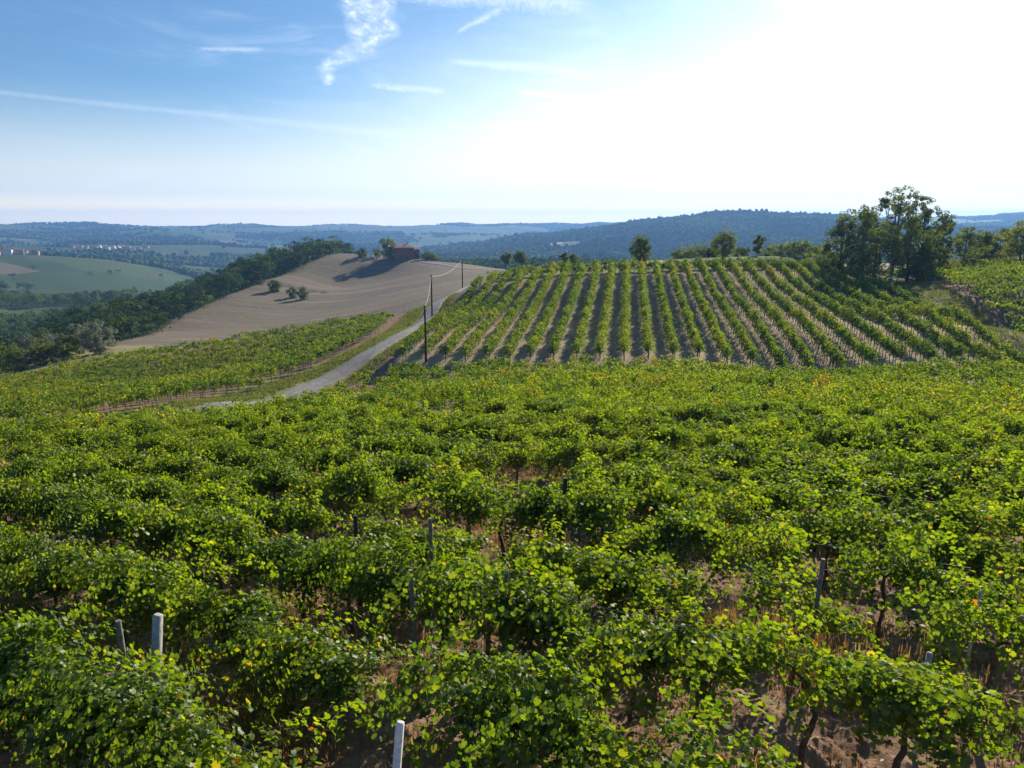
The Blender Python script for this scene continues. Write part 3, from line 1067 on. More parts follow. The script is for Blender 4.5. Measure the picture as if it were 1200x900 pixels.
def vine_shoots(rng, n_sh, lo, hi, length, width, droop, floor=0.25):
    """shoot curves of one vine in its own space: x along the row"""
    out = []
    for s in range(n_sh):
        x = rng.uniform(-0.62, 0.62)
        z0 = rng.uniform(lo, hi)
        side = rng.choice([-1, 1])
        L = length * rng.uniform(0.55, 1.25)
        d = np.array([rng.normal() * 0.45, side * rng.uniform(0.15, 0.9) * width, rng.uniform(0.35, 1.25)])
        d /= np.linalg.norm(d)
        p = np.array([x, rng.normal() * 0.05, z0])
        pts = [p.copy()]
        for k in range(9):
            d = d + np.array([rng.normal() * 0.10, rng.normal() * 0.10, -droop * rng.uniform(0.6, 1.5)])
            d /= np.linalg.norm(d)
            p = p + d * L / 9
            if p[2] < floor + rng.uniform(-0.15, 0.25):
                break
            pts.append(p.copy())
        if len(pts) > 3:
            out.append(np.array(pts))
    return out


def vine_variant(seed, n_sh, yellow, sparse):
    rng = np.random.default_rng(seed)
    shoots = vine_shoots(rng, int(n_sh * 0.85), 1.1, 1.5, 1.15, 0.95, 0.26, rng.uniform(0.3, 0.95)) + vine_shoots(rng, 4, 1.2, 1.5, 1.9, 1.5, 0.20, 0.5)
    tr = Acc()
    # trunk and arms
    n = 9
    zz = np.linspace(-0.15, 1.15, n)
    wob = np.cumsum(rng.normal(size=(n, 2)) * 0.030, 0)
    pts = np.stack([wob[:, 0], wob[:, 1], zz], -1)
    pts -= np.array([pts[1, 0], pts[1, 1], 0])
    tr.tube(pts, np.linspace(0.042, 0.026, n) * rng.uniform(0.9, 1.25, n), 7)
    top = pts[-1]
    for s in (-1, 1):
        m = 6
        t = np.linspace(0, 1, m)
        arm = np.stack([top[0] + s * t * rng.uniform(0.4, 0.6), top[1] + rng.normal(size=m) * 0.02, top[2] + 0.18 * np.sin(t * 2.2) + rng.normal(size=m) * 0.015], -1)
        arm[0] = top
        tr.tube(arm, np.linspace(0.024, 0.010, m), 5)
    for sh in shoots[::2]:
        tr.tube(sh, np.linspace(0.006, 0.003, len(sh)), 3, cap=False)
    fo = Acc()
    C, N, Z = [], [], []
    for sh in shoots:
        seg = np.linspace(0, len(sh) - 1, int(len(sh) * (8.0 if not sparse else 5.5)))
        i = np.clip(seg.astype(int), 0, len(sh) - 2)
        c = sh[i] + (sh[i + 1] - sh[i]) * (seg - i)[:, None]
        c = c + rng.normal(size=c.shape) * 0.062
        C.append(c)
    C = np.vstack(C)
    # inner leaves that fill the canopy
    m = int(len(C) * (0.38 if not sparse else 0.15))
    C = np.vstack([C, np.stack([rng.uniform(-0.6, 0.6, m), rng.normal(size=m) * 0.20, rng.uniform(1.05, 1.75, m)], -1)])
    C = C[C[:, 2] > 0.22]
    out = np.stack([C[:, 0] * 0.3, C[:, 1] * 1.6, (C[:, 2] - 1.25) * 0.9], -1)
    nr = out + rand_dirs(len(C), rng) * 0.75 + np.array([0, 0, 0.45])
    nr /= np.linalg.norm(nr, axis=1, keepdims=True)
    size = 0.046 + 0.066 * rng.random(len(C)) ** 1.4
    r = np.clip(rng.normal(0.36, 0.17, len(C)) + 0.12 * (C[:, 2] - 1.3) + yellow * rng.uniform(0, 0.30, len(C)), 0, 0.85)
    bad = rng.random(len(C)) < (0.003 + 0.025 * yellow)
    r[bad] = rng.uniform(0.93, 1.0, bad.sum())
    add_leaves(fo, C, nr, size, rng, r)
    return tr.mesh('trunk', 'bark', True), fo.mesh('foliage', 'vine_leaf')


VARIANTS = []
for i, (n_sh, yl, sp, look) in enumerate([
        (34, 0.0, 0, 'lush deep green'), (30, 0.0, 0, 'lush deep green'), (36, 0.05, 0, 'bushy bright green'), (32, 0.1, 0, 'bushy bright green'),
        (28, 0.15, 0, 'bright green'), (30, 0.3, 0, 'yellow-tinged'), (22, 0.2, 1, 'thin open'), (24, 0.4, 1, 'thin yellowing'),
        (34, 0.1, 0, 'full leafy'), (29, 0.05, 0, 'full leafy'), (38, 0.0, 0, 'broad dark green'), (26, 0.6, 0, 'yellowing rust-spotted'),
        (31, 0.1, 0, 'mid green drooping'), (33, 0.2, 0, 'mid green drooping')]):
    VARIANTS.append((vine_variant(100 + i, n_sh, yl, sp), look))


def ground_hit(u, v, h=0.0):
    ds = np.linspace(4, 110, 1500)
    t = (450 - v) / F_PX
    cy = math.cos(PITCH) + t * math.sin(PITCH)
    cz = -math.sin(PITCH) + t * math.cos(PITCH)
    xs, zs = (u - 600) / F_PX / cy * ds, ZC + cz / cy * ds
    g = H(xs, ds) + h
    i = np.argmax(zs < g)
    return float(xs[i]), float(ds[i])


def vine_sites():
    out = []
    d = FDIR
    n = FNRM if FNRM[1] > 0 else -FNRM
    rows = range(0, 70)
    for k in rows:
        off = 3.6 + k * 2.35
        for s in np.arange(-110, 110, 1.12):
            j = RNG.uniform(-0.12, 0.12, 2)
            p = n * off + d * (s + j[0] + (k % 3) * 0.3) + n * j[1] * 0.5
            out.append((k, s, p[0] + 0.35 * (RNG.random() - 0.5), p[1] + 0.5 * (RNG.random() - 0.5)))
    a = np.array(out)
    keep = in_fore(a[:, 2], a[:, 3]) & (np.abs(a[:, 2]) < 0.80 * a[:, 3] + 9) & (a[:, 3] > 1.5)
    a = a[keep]
    # a few vines are missing, as in any old vineyard
    miss = (fbm(a[:, 2] / 3.0, a[:, 3] / 3.0, 2, 77) > 0.76) | ((RNG.random(len(a)) < 0.07) & (a[:, 3] > 20))
    gap = np.zeros(len(a), bool)
    for gu, gv, gr in ((555, 735, 1.15), (840, 815, 1.1), (480, 860, 0.8), (1040, 855, 0.85), (520, 640, 0.85), (880, 750, 0.8), (1130, 620, 0.8), (30, 620, 0.8), (700, 770, 0.6), (640, 690, 0.6), (240, 720, 0.6), (980, 740, 0.6)):
        gx_, gy_ = ground_hit(gu, gv)
        gap |= np.hypot(a[:, 2] - gx_, a[:, 3] - gy_) < gr
    return a[~(miss | gap)]


SITES = vine_sites()
zz = H(SITES[:, 2], SITES[:, 3])
u, v = project(SITES[:, 2], SITES[:, 3], zz + 1.3)
dist = np.sqrt(SITES[:, 2] ** 2 + SITES[:, 3] ** 2 + (zz - ZC) ** 2)
inframe = (u > -15) & (u < 1215) & (v < 925)
order = np.argsort(np.where(inframe, dist, 1e9))
NV = 300
near_idx = order[:NV]
print('vine sites', len(SITES), 'in frame', inframe.sum(), 'near reach', dist[near_idx].max())
rowang = math.atan2(FDIR[1], FDIR[0])
rows_near = sorted(set(int(SITES[i, 0]) for i in near_idx))
for rk, k in enumerate(rows_near):
    ids = [i for i in near_idx if int(SITES[i, 0]) == k]
    ids.sort(key=lambda i: u[i])
    rname = 'nearest row' if rk == 0 else ordinal(rk) + ' row from the camera'
    for pos, i in enumerate(ids):
        vi = int(RNG.integers(len(VARIANTS)))
        pn = fbm(SITES[i, 2:3] / 6, SITES[i, 3:4] / 6, 2, 61)[0]
        if pn > 0.62:
            vi = [5, 7, 11, 6, 13][int(RNG.integers(5))]
        if SITES[i, 2] > -2.5 and SITES[i, 3] < 17 and RNG.random() < 0.45:
            vi = [6, 7][int(RNG.integers(2))]
        (tm, fm), look = VARIANTS[vi]
        which = 'leftmost' if pos == 0 else ('rightmost' if pos == len(ids) - 1 else ordinal(pos) + ' from the left')
        o = empty('grapevine', (SITES[i, 2], SITES[i, 3], zz[i] + 0.02), f'{look} grapevine, {which} in the {rname}',
                  'grapevine', 'grapevines in the near rows', rowang + (math.pi if RNG.random() < 0.5 else 0) + RNG.normal() * 0.22)
        o.scale = (RNG.uniform(0.95, 1.1), RNG.uniform(0.75, 1.15), RNG.uniform(0.76, 1.08))
        link('trunk', tm, o)
        link('foliage', fm, o)


def quad_vines(acc, wood, xs, ys, zs, ang, n_leaf, size, top, rng, yoff=0.0, width=0.34, bottom=0.75, bright=0.0, trunk_k=4):
    """many simple vines written into one mesh: clumped leaf cards round drooping shoots"""
    M = len(xs)
    ca, sa = math.cos(ang), math.sin(ang)
    vn = rng.normal(size=M)
    hgt = np.clip(top + 0.20 * vn + 1.5 * (fbm(xs / 2.4 + 31, ys / 2.4, 2, 55) - 0.5), top - 0.75, top + 0.5)
    nsh = max(6, n_leaf // 9)
    k = n_leaf // nsh
    # shoots
    sx = rng.uniform(-0.6, 0.6, (M, nsh))
    side = rng.choice([-1.0, 1.0], (M, nsh))
    sy = side * np.abs(rng.normal(0.0, width, (M, nsh)))
    sh = bottom + (hgt[:, None] - bottom) * rng.uniform(0.25, 1.0, (M, nsh)) * (1 - 0.25 * np.abs(sy) / width * 0.5)
    sh += (rng.random((M, nsh)) < 0.12) * rng.uniform(0.05, 0.4, (M, nsh))
    t = rng.uniform(0, 1, (M, nsh, k))
    lx = sx[..., None] + rng.normal(size=t.shape) * 0.10
    ly = sy[..., None] * (0.35 + 0.75 * t) + rng.normal(size=t.shape) * 0.07
    lz = sh[..., None] - (t ** 2) * rng.uniform(0.0, 0.55, (M, nsh, 1)) + rng.normal(size=t.shape) * 0.06
    lz = np.maximum(lz, 0.3 if bottom > 0 else 0.05)
    lx, ly, lz = lx.reshape(M, -1), ly.reshape(M, -1), lz.reshape(M, -1)
    wx = xs[:, None] + lx * ca - ly * sa
    wy = ys[:, None] + lx * sa + ly * ca
    wz = zs[:, None] + lz
    cen = np.stack([wx, wy, wz], -1).reshape(-1, 3)
    oy = np.stack([-ly * sa * 1.5, ly * ca * 1.5, (lz - 1.3) * 0.7 + 0.35], -1).reshape(-1, 3)
    nr = oy + rand_dirs(len(cen), rng) * 0.8
    nr /= np.linalg.norm(nr, axis=1, keepdims=True)
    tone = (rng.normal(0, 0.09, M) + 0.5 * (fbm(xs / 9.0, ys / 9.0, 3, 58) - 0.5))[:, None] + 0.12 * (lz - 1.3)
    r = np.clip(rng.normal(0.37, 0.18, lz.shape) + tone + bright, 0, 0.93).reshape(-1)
    bad = rng.random(len(r)) < 0.0015
    r[bad] = rng.uniform(0.93, 1.0, bad.sum())
    add_quads(acc, cen, nr, rng.uniform(0.75, 1.25, len(cen)) * size, rng, r)
    if wood is not None:
        for i in range(M):
            b = np.array([xs[i], ys[i], zs[i] - 0.1])
            j = rng.normal(size=2) * 0.04
            wood.tube([b, b + [j[0], j[1], 0.6], b + [0, 0, 1.2]], [0.035, 0.028, 0.022], trunk_k, cap=False)


# the far part of the same field, the field beyond the road and the one at the far right: past counting
rest = np.array(sorted(set(range(len(SITES))) - set(near_idx.tolist())))
rest = rest[(v[rest] < 925) & (dist[rest] > 13)]
acc = Acc()
wood = Acc()
rd = dist[rest]
for lo, hi, nl, sz in ((0, 22, 900, 0.085), (22, 45, 620, 0.105), (45, 62, 450, 0.125), (62, 400, 330, 0.15)):
    s = rest[(rd >= lo) & (rd < hi)]
    quad_vines(acc, wood, SITES[s, 2], SITES[s, 3], zz[s], rowang, nl, sz, 1.75, RNG, width=0.31)


def field_sites(fn, direction, spacing, step, x_rng, y_rng):
    d = np.array(direction, float)
    d /= np.linalg.norm(d)
    n = np.array([-d[1], d[0]])
    c = np.array([(x_rng[0] + x_rng[1]) / 2, (y_rng[0] + y_rng[1]) / 2])
    L = max(x_rng[1] - x_rng[0], y_rng[1] - y_rng[0])
    out = []
    for o in np.arange(-L, L, spacing):
        s = np.arange(-L, L, step)
        p = c + n * o + np.outer(s, d)
        out.append(p + RNG.normal(size=p.shape) * 0.07)
    p = np.vstack(out)
    m = fn(p[:, 0], p[:, 1]) & (p[:, 0] > x_rng[0]) & (p[:, 0] < x_rng[1]) & (p[:, 1] > y_rng[0]) & (p[:, 1] < y_rng[1])
    return p[m], math.atan2(d[1], d[0])


p, ang = field_sites(in_left, (58, 20), 3.1, 1.15, (-125, -12), (30, 142))
p = p[(p[:, 0] > -0.80 * p[:, 1] - 4)]
quad_vines(acc, wood, p[:, 0], p[:, 1], H(p[:, 0], p[:, 1]), ang, 300, 0.155, 1.85, RNG, width=0.31, bright=0.0)
print('left vines', len(p))
p, ang = field_sites(in_right, (0.97, -0.25), 2.7, 1.15, (50, 130), (70, 142))
quad_vines(acc, wood, p[:, 0], p[:, 1], H(p[:, 0], p[:, 1]), ang, 170, 0.21, 1.9, RNG, width=0.45)
print('right vines', len(p))
vy = acc.obj('vineyard_vines', 'vine_leaf')
tag(vy, 'continuous leafy canopy of vine rows beyond the near ones and across the road', 'vineyard', kind='stuff')
wood.obj('vine_stems', 'bark', vy)['kind'] = 'stuff'

# hill vineyard: every trellised row is a thing
STEMS = []
for i in range(5):
    w = RNG.normal(size=(2, 2)) * 0.05
    STEMS.append(Acc().tube([(0, 0, -0.1), (w[0, 0], w[0, 1], 0.45), (w[1, 0], w[1, 1], 0.85), (0, 0, 1.3)], [0.05, 0.038, 0.034, 0.025], 5, cap=False).mesh('trunk', 'bark', True))
nrow = int(round((X0_R - X0_L) / 2.68)) + 1
for i in range(nrow):
    x0 = X0_L + i * (X0_R - X0_L) / (nrow - 1)
    # y range of the row
    ys = np.arange(60, 139.0, 1.0)
    xs = x0 + 0.153 * ys
    lo_y = 84.0 + RNG.uniform(-0.5, 1.2)
    m = (ys + 0.365 * xs > lo_y)
    xs, ys = xs[m] + RNG.normal(size=m.sum()) * 0.05, ys[m]
    zs = H(xs, ys)
    side = 'leftmost' if i == 0 else ('rightmost' if i == nrow - 1 else (ordinal(i) + ' from the left' if i < nrow / 2 else ordinal(nrow - 1 - i) + ' from the right'))
    if i == 0:
        extra = 'along the bank above the road'
    elif i == nrow - 1:
        extra = 'beside the grassy strip'
    else:
        extra = 'climbing the slope'
    o = empty('vine_row', (xs[0], ys[0], zs[0]), f'trellised vine row {extra}, {side} on the hillside', 'vine row', 'vine rows climbing the hillside')
    fa, wa, sa_ = Acc(), Acc(), Acc()
    ang = math.pi / 2 - ROW_AZ
    quad_vines(fa, None, xs - xs[0], ys - ys[0], zs - zs[0], ang, 380, 0.155, 2.10, RNG, width=0.37, bottom=0.68, bright=0.04)
    fa.obj('foliage', 'vine_leaf', o)
    for j in range(len(xs)):
        st = link('trunk', STEMS[int(RNG.integers(len(STEMS)))], o)
        st.location = (xs[j] - xs[0], ys[j] - ys[0], zs[j] - zs[0] - 0.1)
        st.rotation_euler = (0, 0, RNG.uniform(0, 6.28))
    for j in list(range(0, len(xs), 8)) + [len(xs) - 1]:
        b = np.array([xs[j] - xs[0], ys[j] - ys[0], zs[j] - zs[0]])
        a = Acc()
        a.tube([b + [0.02, 0, -0.3], b + [0.02, 0, 1.0], b + [RNG.normal() * 0.03, 0, 2.0]], 0.045, 6)
        a.obj('post', 'weathered_wood', o)
    wr = Acc()
    for hz in (0.95, 1.5):
        wr.tube(np.stack([xs - xs[0], ys - ys[0], zs - zs[0] + hz], -1), 0.004, 3, cap=False)
    wr.obj('wire', 'galvanised_wire', o)

# cross row along the crest, behind the row ends
xs = np.arange(-4, 54, 1.0)
ys = np.full(len(xs), 139.6) + 0.02 * xs
zs = H(xs, ys)
o = empty('vine_row', (xs[0], ys[0], zs[0]), 'long vine row running crosswise along the crest behind the row ends', 'vine row', 'vine rows climbing the hillside')
fa, wa = Acc(), Acc()
quad_vines(fa, wa, xs - xs[0], ys - ys[0], zs - zs[0], 0.0, 380, 0.22, 2.15, RNG, width=0.5, bottom=-0.2)
fa.obj('foliage', 'vine_leaf', o)
wa.obj('stems', 'bark', o)


# ------------------------------------------------------------------ trees
def tree(name, x, y, height, spread, label, cat='tree', group=None, leaf='tree_leaf', n=2600, size=0.45, airy=0.0, clumps=9, low=0.25, seed=0, bark='bark',
         lean=0.0, trunk_r=None, shape='round', sink=0.0, tone=0.0):
    rng = np.random.default_rng(1000 + seed)
    z = h1(x, y) - sink
    o = empty(name, (x, y, z), label, cat, group)
    cl = []
    for i in range(clumps):
        t = (i + 0.5) / clumps
        th = i * 2.4 + rng.uniform(-0.4, 0.4)
        h = low + (0.93 - low) * t
        if shape == 'round':
            w = math.sin(math.pi * min(1, max(0.08, (h - low * 0.55) / (1.12 - low * 0.55)))) ** 0.7
        elif shape == 'column':
            w = 0.75 * (1 - t) ** 0.35
        elif shape == 'umbrella':
            w = 0.35 + 0.65 * t
        else:
            w = 1 - 0.6 * t
        rad = spread * 0.5 * w * rng.uniform(0.45, 0.85) * (0 if i == clumps - 1 else 1)
        c = np.array([math.cos(th) * rad, math.sin(th) * rad, h * height])
        s = spread * rng.uniform(0.17, 0.27) * (1 - 0.25 * airy)
        cl.append((c, s))
    tr = Acc()
    top = np.array([lean * height, 0, height * 0.82])
    m = 7
    tt = np.linspace(0, 1, m)
    wob = np.cumsum(rng.normal(size=(m, 2)) * height * 0.008, 0)
    wob -= wob[0]
    trunk = np.stack([top[0] * tt + wob[:, 0], top[1] * tt + wob[:, 1], -0.4 + (top[2] + 0.4) * tt], -1)
    tr_r = trunk_r or height * 0.022
    tr.tube(trunk, tr_r * (1.15 - 0.95 * tt), 7)
    for c, s in cl:
        t0 = min(0.9, max(0.12, c[2] / height * 0.62))
        b = np.array([np.interp(t0, tt, trunk[:, j]) for j in range(3)])
        mid = (b + c) / 2 + rng.normal(size=3) * spread * 0.03 - np.array([0, 0, 0.04 * height])
        tr.tube([b, mid, c], [tr_r * 0.5, tr_r * 0.32, tr_r * 0.10], 5)
        for _ in range(3):
            e = c + rand_dirs(1, rng)[0] * s * 0.9
            tr.tube([(b + c * 2) / 3, (e + c) / 2, e], [tr_r * 0.16, tr_r * 0.09, tr_r * 0.04], 3, cap=False)
    tr.obj('trunk', bark, o, True)
    fo = Acc()
    per = int(n * 2.5) // clumps
    C, N = [], []
    for c, s in cl:
        # every clump is itself a handful of twigs
        k = 16
        sub = c + rand_dirs(k, rng) * s * rng.uniform(0.3, 1.35, (k, 1)) * np.array([1.15, 1.15, 0.95])
        pick = rng.integers(0, k, per)
        d = rand_dirs(per, rng)
        rr = s * (0.42 - 0.10 * airy) * rng.uniform(0.35, 1.0, (per, 1)) ** 0.5
        C.append(sub[pick] + d * rr * np.array([1.1, 1.1, 0.8]))
        N.append(d * 0.8 + rand_dirs(per, rng) * 0.7 + (sub[pick] - c) / s * 0.4 + np.array([0, 0, 0.25]))
    C, N = np.vstack(C), np.vstack(N)
    N /= np.linalg.norm(N, axis=1, keepdims=True)
    C[:, 2] = np.maximum(C[:, 2], 0.15)
    r = np.clip(rng.normal(0.42 + tone, 0.18, len(C)), 0, 1)
    add_quads(fo, C, N, rng.uniform(0.6, 1.25, len(C)) * size * 0.74, rng, r)
    fo.obj('crown', leaf, o)
    return o


def at(u, d):
    return P(u, 300, d)[0]


T = []
# the copse on the right
cop = [
    (1046, 132, 15.8, 10.0, 'tallest tree of the copse, thin open crown against the sky', dict(n=3600, size=0.42, airy=0.9, clumps=15, low=0.30, bark='grey_bark', tone=-0.10)),
    (1008, 128, 12.0, 8.5, 'mid-height airy tree left of the tallest in the copse', dict(n=3200, size=0.40, airy=0.5, clumps=11, low=0.12, tone=0.05)),
    (1080, 134, 13.4, 9.5, 'broad open-crowned tree right of the tallest in the copse', dict(n=3400, size=0.42, airy=0.8, clumps=13, low=0.22, tone=-0.08)),
    (985, 131, 9.4, 6.5, 'dark narrow tree at the left end of the copse', dict(n=2600, size=0.38, airy=0.2, clumps=9, low=0.08, tone=-0.15)),
    (1026, 120, 9.2, 7.0, 'pale young tree in front of the copse, left of the gate', dict(n=3200, size=0.32, airy=0.4, clumps=10, low=0.14, leaf='pale_tree_leaf')),
    (1066, 122, 9.6, 7.5, 'pale leafy tree in front of the copse, right of the gate', dict(n=3400, size=0.32, airy=0.3, clumps=11, low=0.10, leaf='pale_tree_leaf')),
    (1101, 138, 10.0, 5.0, 'slim dark tree at the right end of the copse', dict(n=2400, size=0.40, airy=0.6, clumps=9, low=0.2, tone=-0.15)),
    (972, 138, 5.6, 5.0, 'low yellow-green bush at the left foot of the copse', dict(n=1800, size=0.34, clumps=8, low=0.02, leaf='pale_tree_leaf', tone=0.1)),
    (1086, 121, 5.2, 6.0, 'dense dark bush under the right side of the copse', dict(n=2200, size=0.36, clumps=9, low=0.02)),
    (1130, 140, 8.2, 6.0, 'ochre-tinged round tree just right of the copse', dict(n=2800, size=0.36, clumps=10, low=0.08, tone=0.25)),
    (1152, 150, 7.2, 6.0, 'bushy green tree second from the right-hand treeline end', dict(n=2600, size=0.38, clumps=9, low=0.06, tone=0.15)),
    (1172, 152, 7.6, 7.0, 'wide green tree in the treeline above the far right vineyard', dict(n=2800, size=0.38, clumps=10, low=0.06, tone=0.1)),
    (1196, 140, 9.0, 7.0, 'orchard-like tree with a bare dark trunk at the right edge', dict(n=2800, size=0.36, clumps=10, low=0.30, tone=0.1)),
    (1222, 146, 9.5, 7.0, 'green tree cut by the right edge of the view', dict(n=2400, size=0.40, clumps=9, low=0.15, tone=0.1)),
]
for i, (uu, dd, hh, ss, lb, kw) in enumerate(cop):
    tree('tree', at(uu, dd), dd, hh, ss, lb, seed=i, group='trees of the copse and treeline on the right', **kw)
# lone trees along the crest
for i, (uu, dd, hh, ss, lb, kw) in enumerate([
    (750, 162, 5.6, 5.2, 'lone round dark tree on the crest above the middle rows', dict(n=2600, size=0.34, clumps=10, low=0.12)),
    (847, 164, 6.0, 4.8, 'lone round tree on the crest, right of the darker middle one', dict(n=2500, size=0.34, clumps=10, low=0.16)),
    (887, 175, 5.0, 2.6, 'small slim tree sticking up from the crest hedgerow', dict(n=1300, size=0.32, clumps=7, low=0.2)),
    (593, 292, 6.6, 5.2, 'umbrella-shaped tree with bare trunk, left of the crest pair', dict(n=1500, size=0.5, clumps=7, low=0.52, shape='umbrella', trunk_r=0.22)),
    (610, 285, 6.4, 6.0, 'umbrella-shaped tree with bare trunk, right of the crest pair', dict(n=1600, size=0.5, clumps=8, low=0.5, shape='umbrella', trunk_r=0.22)),
    (624, 290, 3.6, 1.6, 'tiny upright tree beside the umbrella-shaped pair', dict(n=500, size=0.4, clumps=5, low=0.2)),
    (662, 180, 3.6, 2.4, 'small tree peeking over the crest left of the lone round tree', dict(n=900, size=0.32, clumps=6, low=0.1)),
    (672, 184, 3.2, 2.6, 'low bush peeking over the crest beside a small tree', dict(n=900, size=0.32, clumps=6, low=0.05)),
]):
    tree('tree', at(uu, dd), dd, hh, ss, lb, seed=40 + i, group='lone trees along the crest', **kw)
for i, (uu, dd, hh, ss, pale) in enumerate([(815, 182, 3.4, 6.0, 1), (832, 180, 3.0, 5.0, 0), (868, 184, 3.2, 5.0, 0), (900, 180, 3.2, 5.5, 0), (915, 176, 3.6, 5.0, 1), (930, 172, 4.6, 5.0, 1), (944, 168, 4.2, 4.0, 0), (956, 160, 4.8, 5.0, 1), (797, 186, 2.6, 5.0, 0)]):
    tree('bush', at(uu, dd), dd, hh * 0.78, ss, ('pale green' if pale else 'dull green') + ' bush in the crest hedgerow, ' +
         ['eighth', 'seventh', 'sixth', 'fifth', 'fourth', 'third', 'second', 'first', 'ninth'][i] + ' counted leftward from the copse',
         'bush', 'bushes of the crest hedgerow', n=1100, size=0.36, clumps=7, low=0.03, seed=60 + i, leaf='pale_tree_leaf' if pale else 'tree_leaf')
# by the farmhouse and on the stubble hill
for i, (uu, dd, hh, ss, lb, kw) in enumerate([
    (455, 397, 11.0, 9.0, 'round green tree at the left wall of the brick farmhouse', dict(n=2600, size=0.6, clumps=11, low=0.06, tone=0.1)),
    (424, 402, 4.6, 6.0, 'low wide bush on the hilltop left of the farmhouse', dict(n=900, size=0.6, clumps=7, low=0.03)),
    (443, 405, 4.0, 5.0, 'small bush between the hilltop bush and the farmhouse tree', dict(n=700, size=0.6, clumps=6, low=0.03)),
    (500, 396, 3.8, 6.5, 'dark low bush right of the farmhouse', dict(n=900, size=0.6, clumps=7, low=0.03, tone=-0.2)),
    (508, 392, 3.0, 5.0, 'small low bush at the end of the farm track', dict(n=600, size=0.6, clumps=6, low=0.03)),
    (298, 338, 6.0, 4.6, 'yellow-green tree nearest the wood on the stubble hill', dict(n=1100, size=0.5, clumps=7, low=0.06, leaf='pale_tree_leaf')),
    (317, 318, 5.0, 3.8, 'pale round tree, first of the row in the stubble hill', dict(n=1100, size=0.5, clumps=7, low=0.05, leaf='pale_tree_leaf')),
    (322, 318, 4.6, 3.6, 'pale round tree, second of the row in the stubble hill', dict(n=1000, size=0.5, clumps=7, low=0.05, leaf='pale_tree_leaf')),
    (340, 306, 4.4, 3.8, 'pale round tree, third of the row in the stubble hill', dict(n=1000, size=0.5, clumps=7, low=0.05, leaf='pale_tree_leaf')),
    (352, 302, 5.0, 5.0, 'widest pale tree, last of the row in the stubble hill', dict(n=1200, size=0.5, clumps=8, low=0.05, leaf='pale_tree_leaf')),
    (548, 392, 2.5, 5.0, 'low dark bush on the farm track verge beyond the crest', dict(n=500, size=0.5, clumps=6, low=0.03)),
]):
    tree('tree' if 'tree' in lb.split(',')[0] else 'bush', at(uu, dd), dd, hh, ss, lb, 'tree' if 'tree' in lb.split(',')[0] else 'bush', seed=80 + i, **kw)
# scrub below the left vineyard
for i, (uu, dd, hh, ss, lb, kw) in enumerate([
    (100, 152, 6.6, 6.4, 'big silvery willow-like tree at the foot of the wood', dict(n=3600, size=0.34, clumps=12, low=0.05, leaf='silver_leaf')),
    (78, 158, 6.8, 5.0, 'pale grey tree with upright twigs left of the silvery tree', dict(n=2000, size=0.32, clumps=9, low=0.05, leaf='silver_leaf', airy=0.5)),
    (64, 150, 5.0, 5.4, 'green bush in front of the pale grey tree', dict(n=2000, size=0.34, clumps=8, low=0.03)),
    (46, 152, 5.4, 5.0, 'whitish feathery bush in the scrub', dict(n=1800, size=0.32, clumps=8, low=0.03, leaf='silver_leaf')),
    (34, 147, 4.6, 5.0, 'dark green bush between two pale ones in the scrub', dict(n=1800, size=0.34, clumps=8, low=0.03)),
    (16, 154, 6.2, 6.0, 'pale bush second from the left edge of the scrub', dict(n=2000, size=0.34, clumps=8, low=0.03, leaf='silver_leaf')),
    (2, 144, 4.8, 5.0, 'green bush at the left edge of the scrub', dict(n=1800, size=0.34, clumps=8, low=0.03, leaf='pale_tree_leaf')),
    (-16, 150, 6.0, 6.0, 'green bush cut off by the left edge of the view', dict(n=1500, size=0.36, clumps=8, low=0.03)),
]):
    tree('tree' if 'tree' in lb else 'bush', at(uu, dd), dd, hh, ss, lb, 'tree' if 'tree' in lb else 'bush', seed=100 + i, sink=0.2, group='scrub below the left vineyard', **kw)


# woodland on the flank of the stubble hill and in the valley: a closed canopy
def canopy_tree(acc, x, y, z, h, w, n, size, rng, tone):
    """one crown of a wood, written straight into the wood's mesh: lumpy shell of leaf cards"""
    k = 7
    lob = rand_dirs(k, rng) * np.array([0.32, 0.32, 0.22]) * np.array([w, w, h])
    lob[:, 2] += 0.62 * h
    pick = rng.integers(0, k, n)
    d = rand_dirs(n, rng)
    d[:, 2] = np.abs(d[:, 2]) * 1.0 - 0.35
    c = lob[pick] + d * np.array([w, w, h * 0.55]) * 0.27 * rng.uniform(0.7, 1.0, (n, 1))
    skirt = int(n * 0.22)
    c[:skirt, 2] = rng.uniform(0.05, 0.6, skirt) * h
    nr = d + rand_dirs(n, rng) * 0.5
    nr /= np.linalg.norm(nr, axis=1, keepdims=True)
    r = np.clip(rng.normal(0.45 + tone, 0.15, n), 0, 1)
    add_quads(acc, c + np.array([x, y, z]), nr, rng.uniform(0.7, 1.3, n) * size, rng, r)


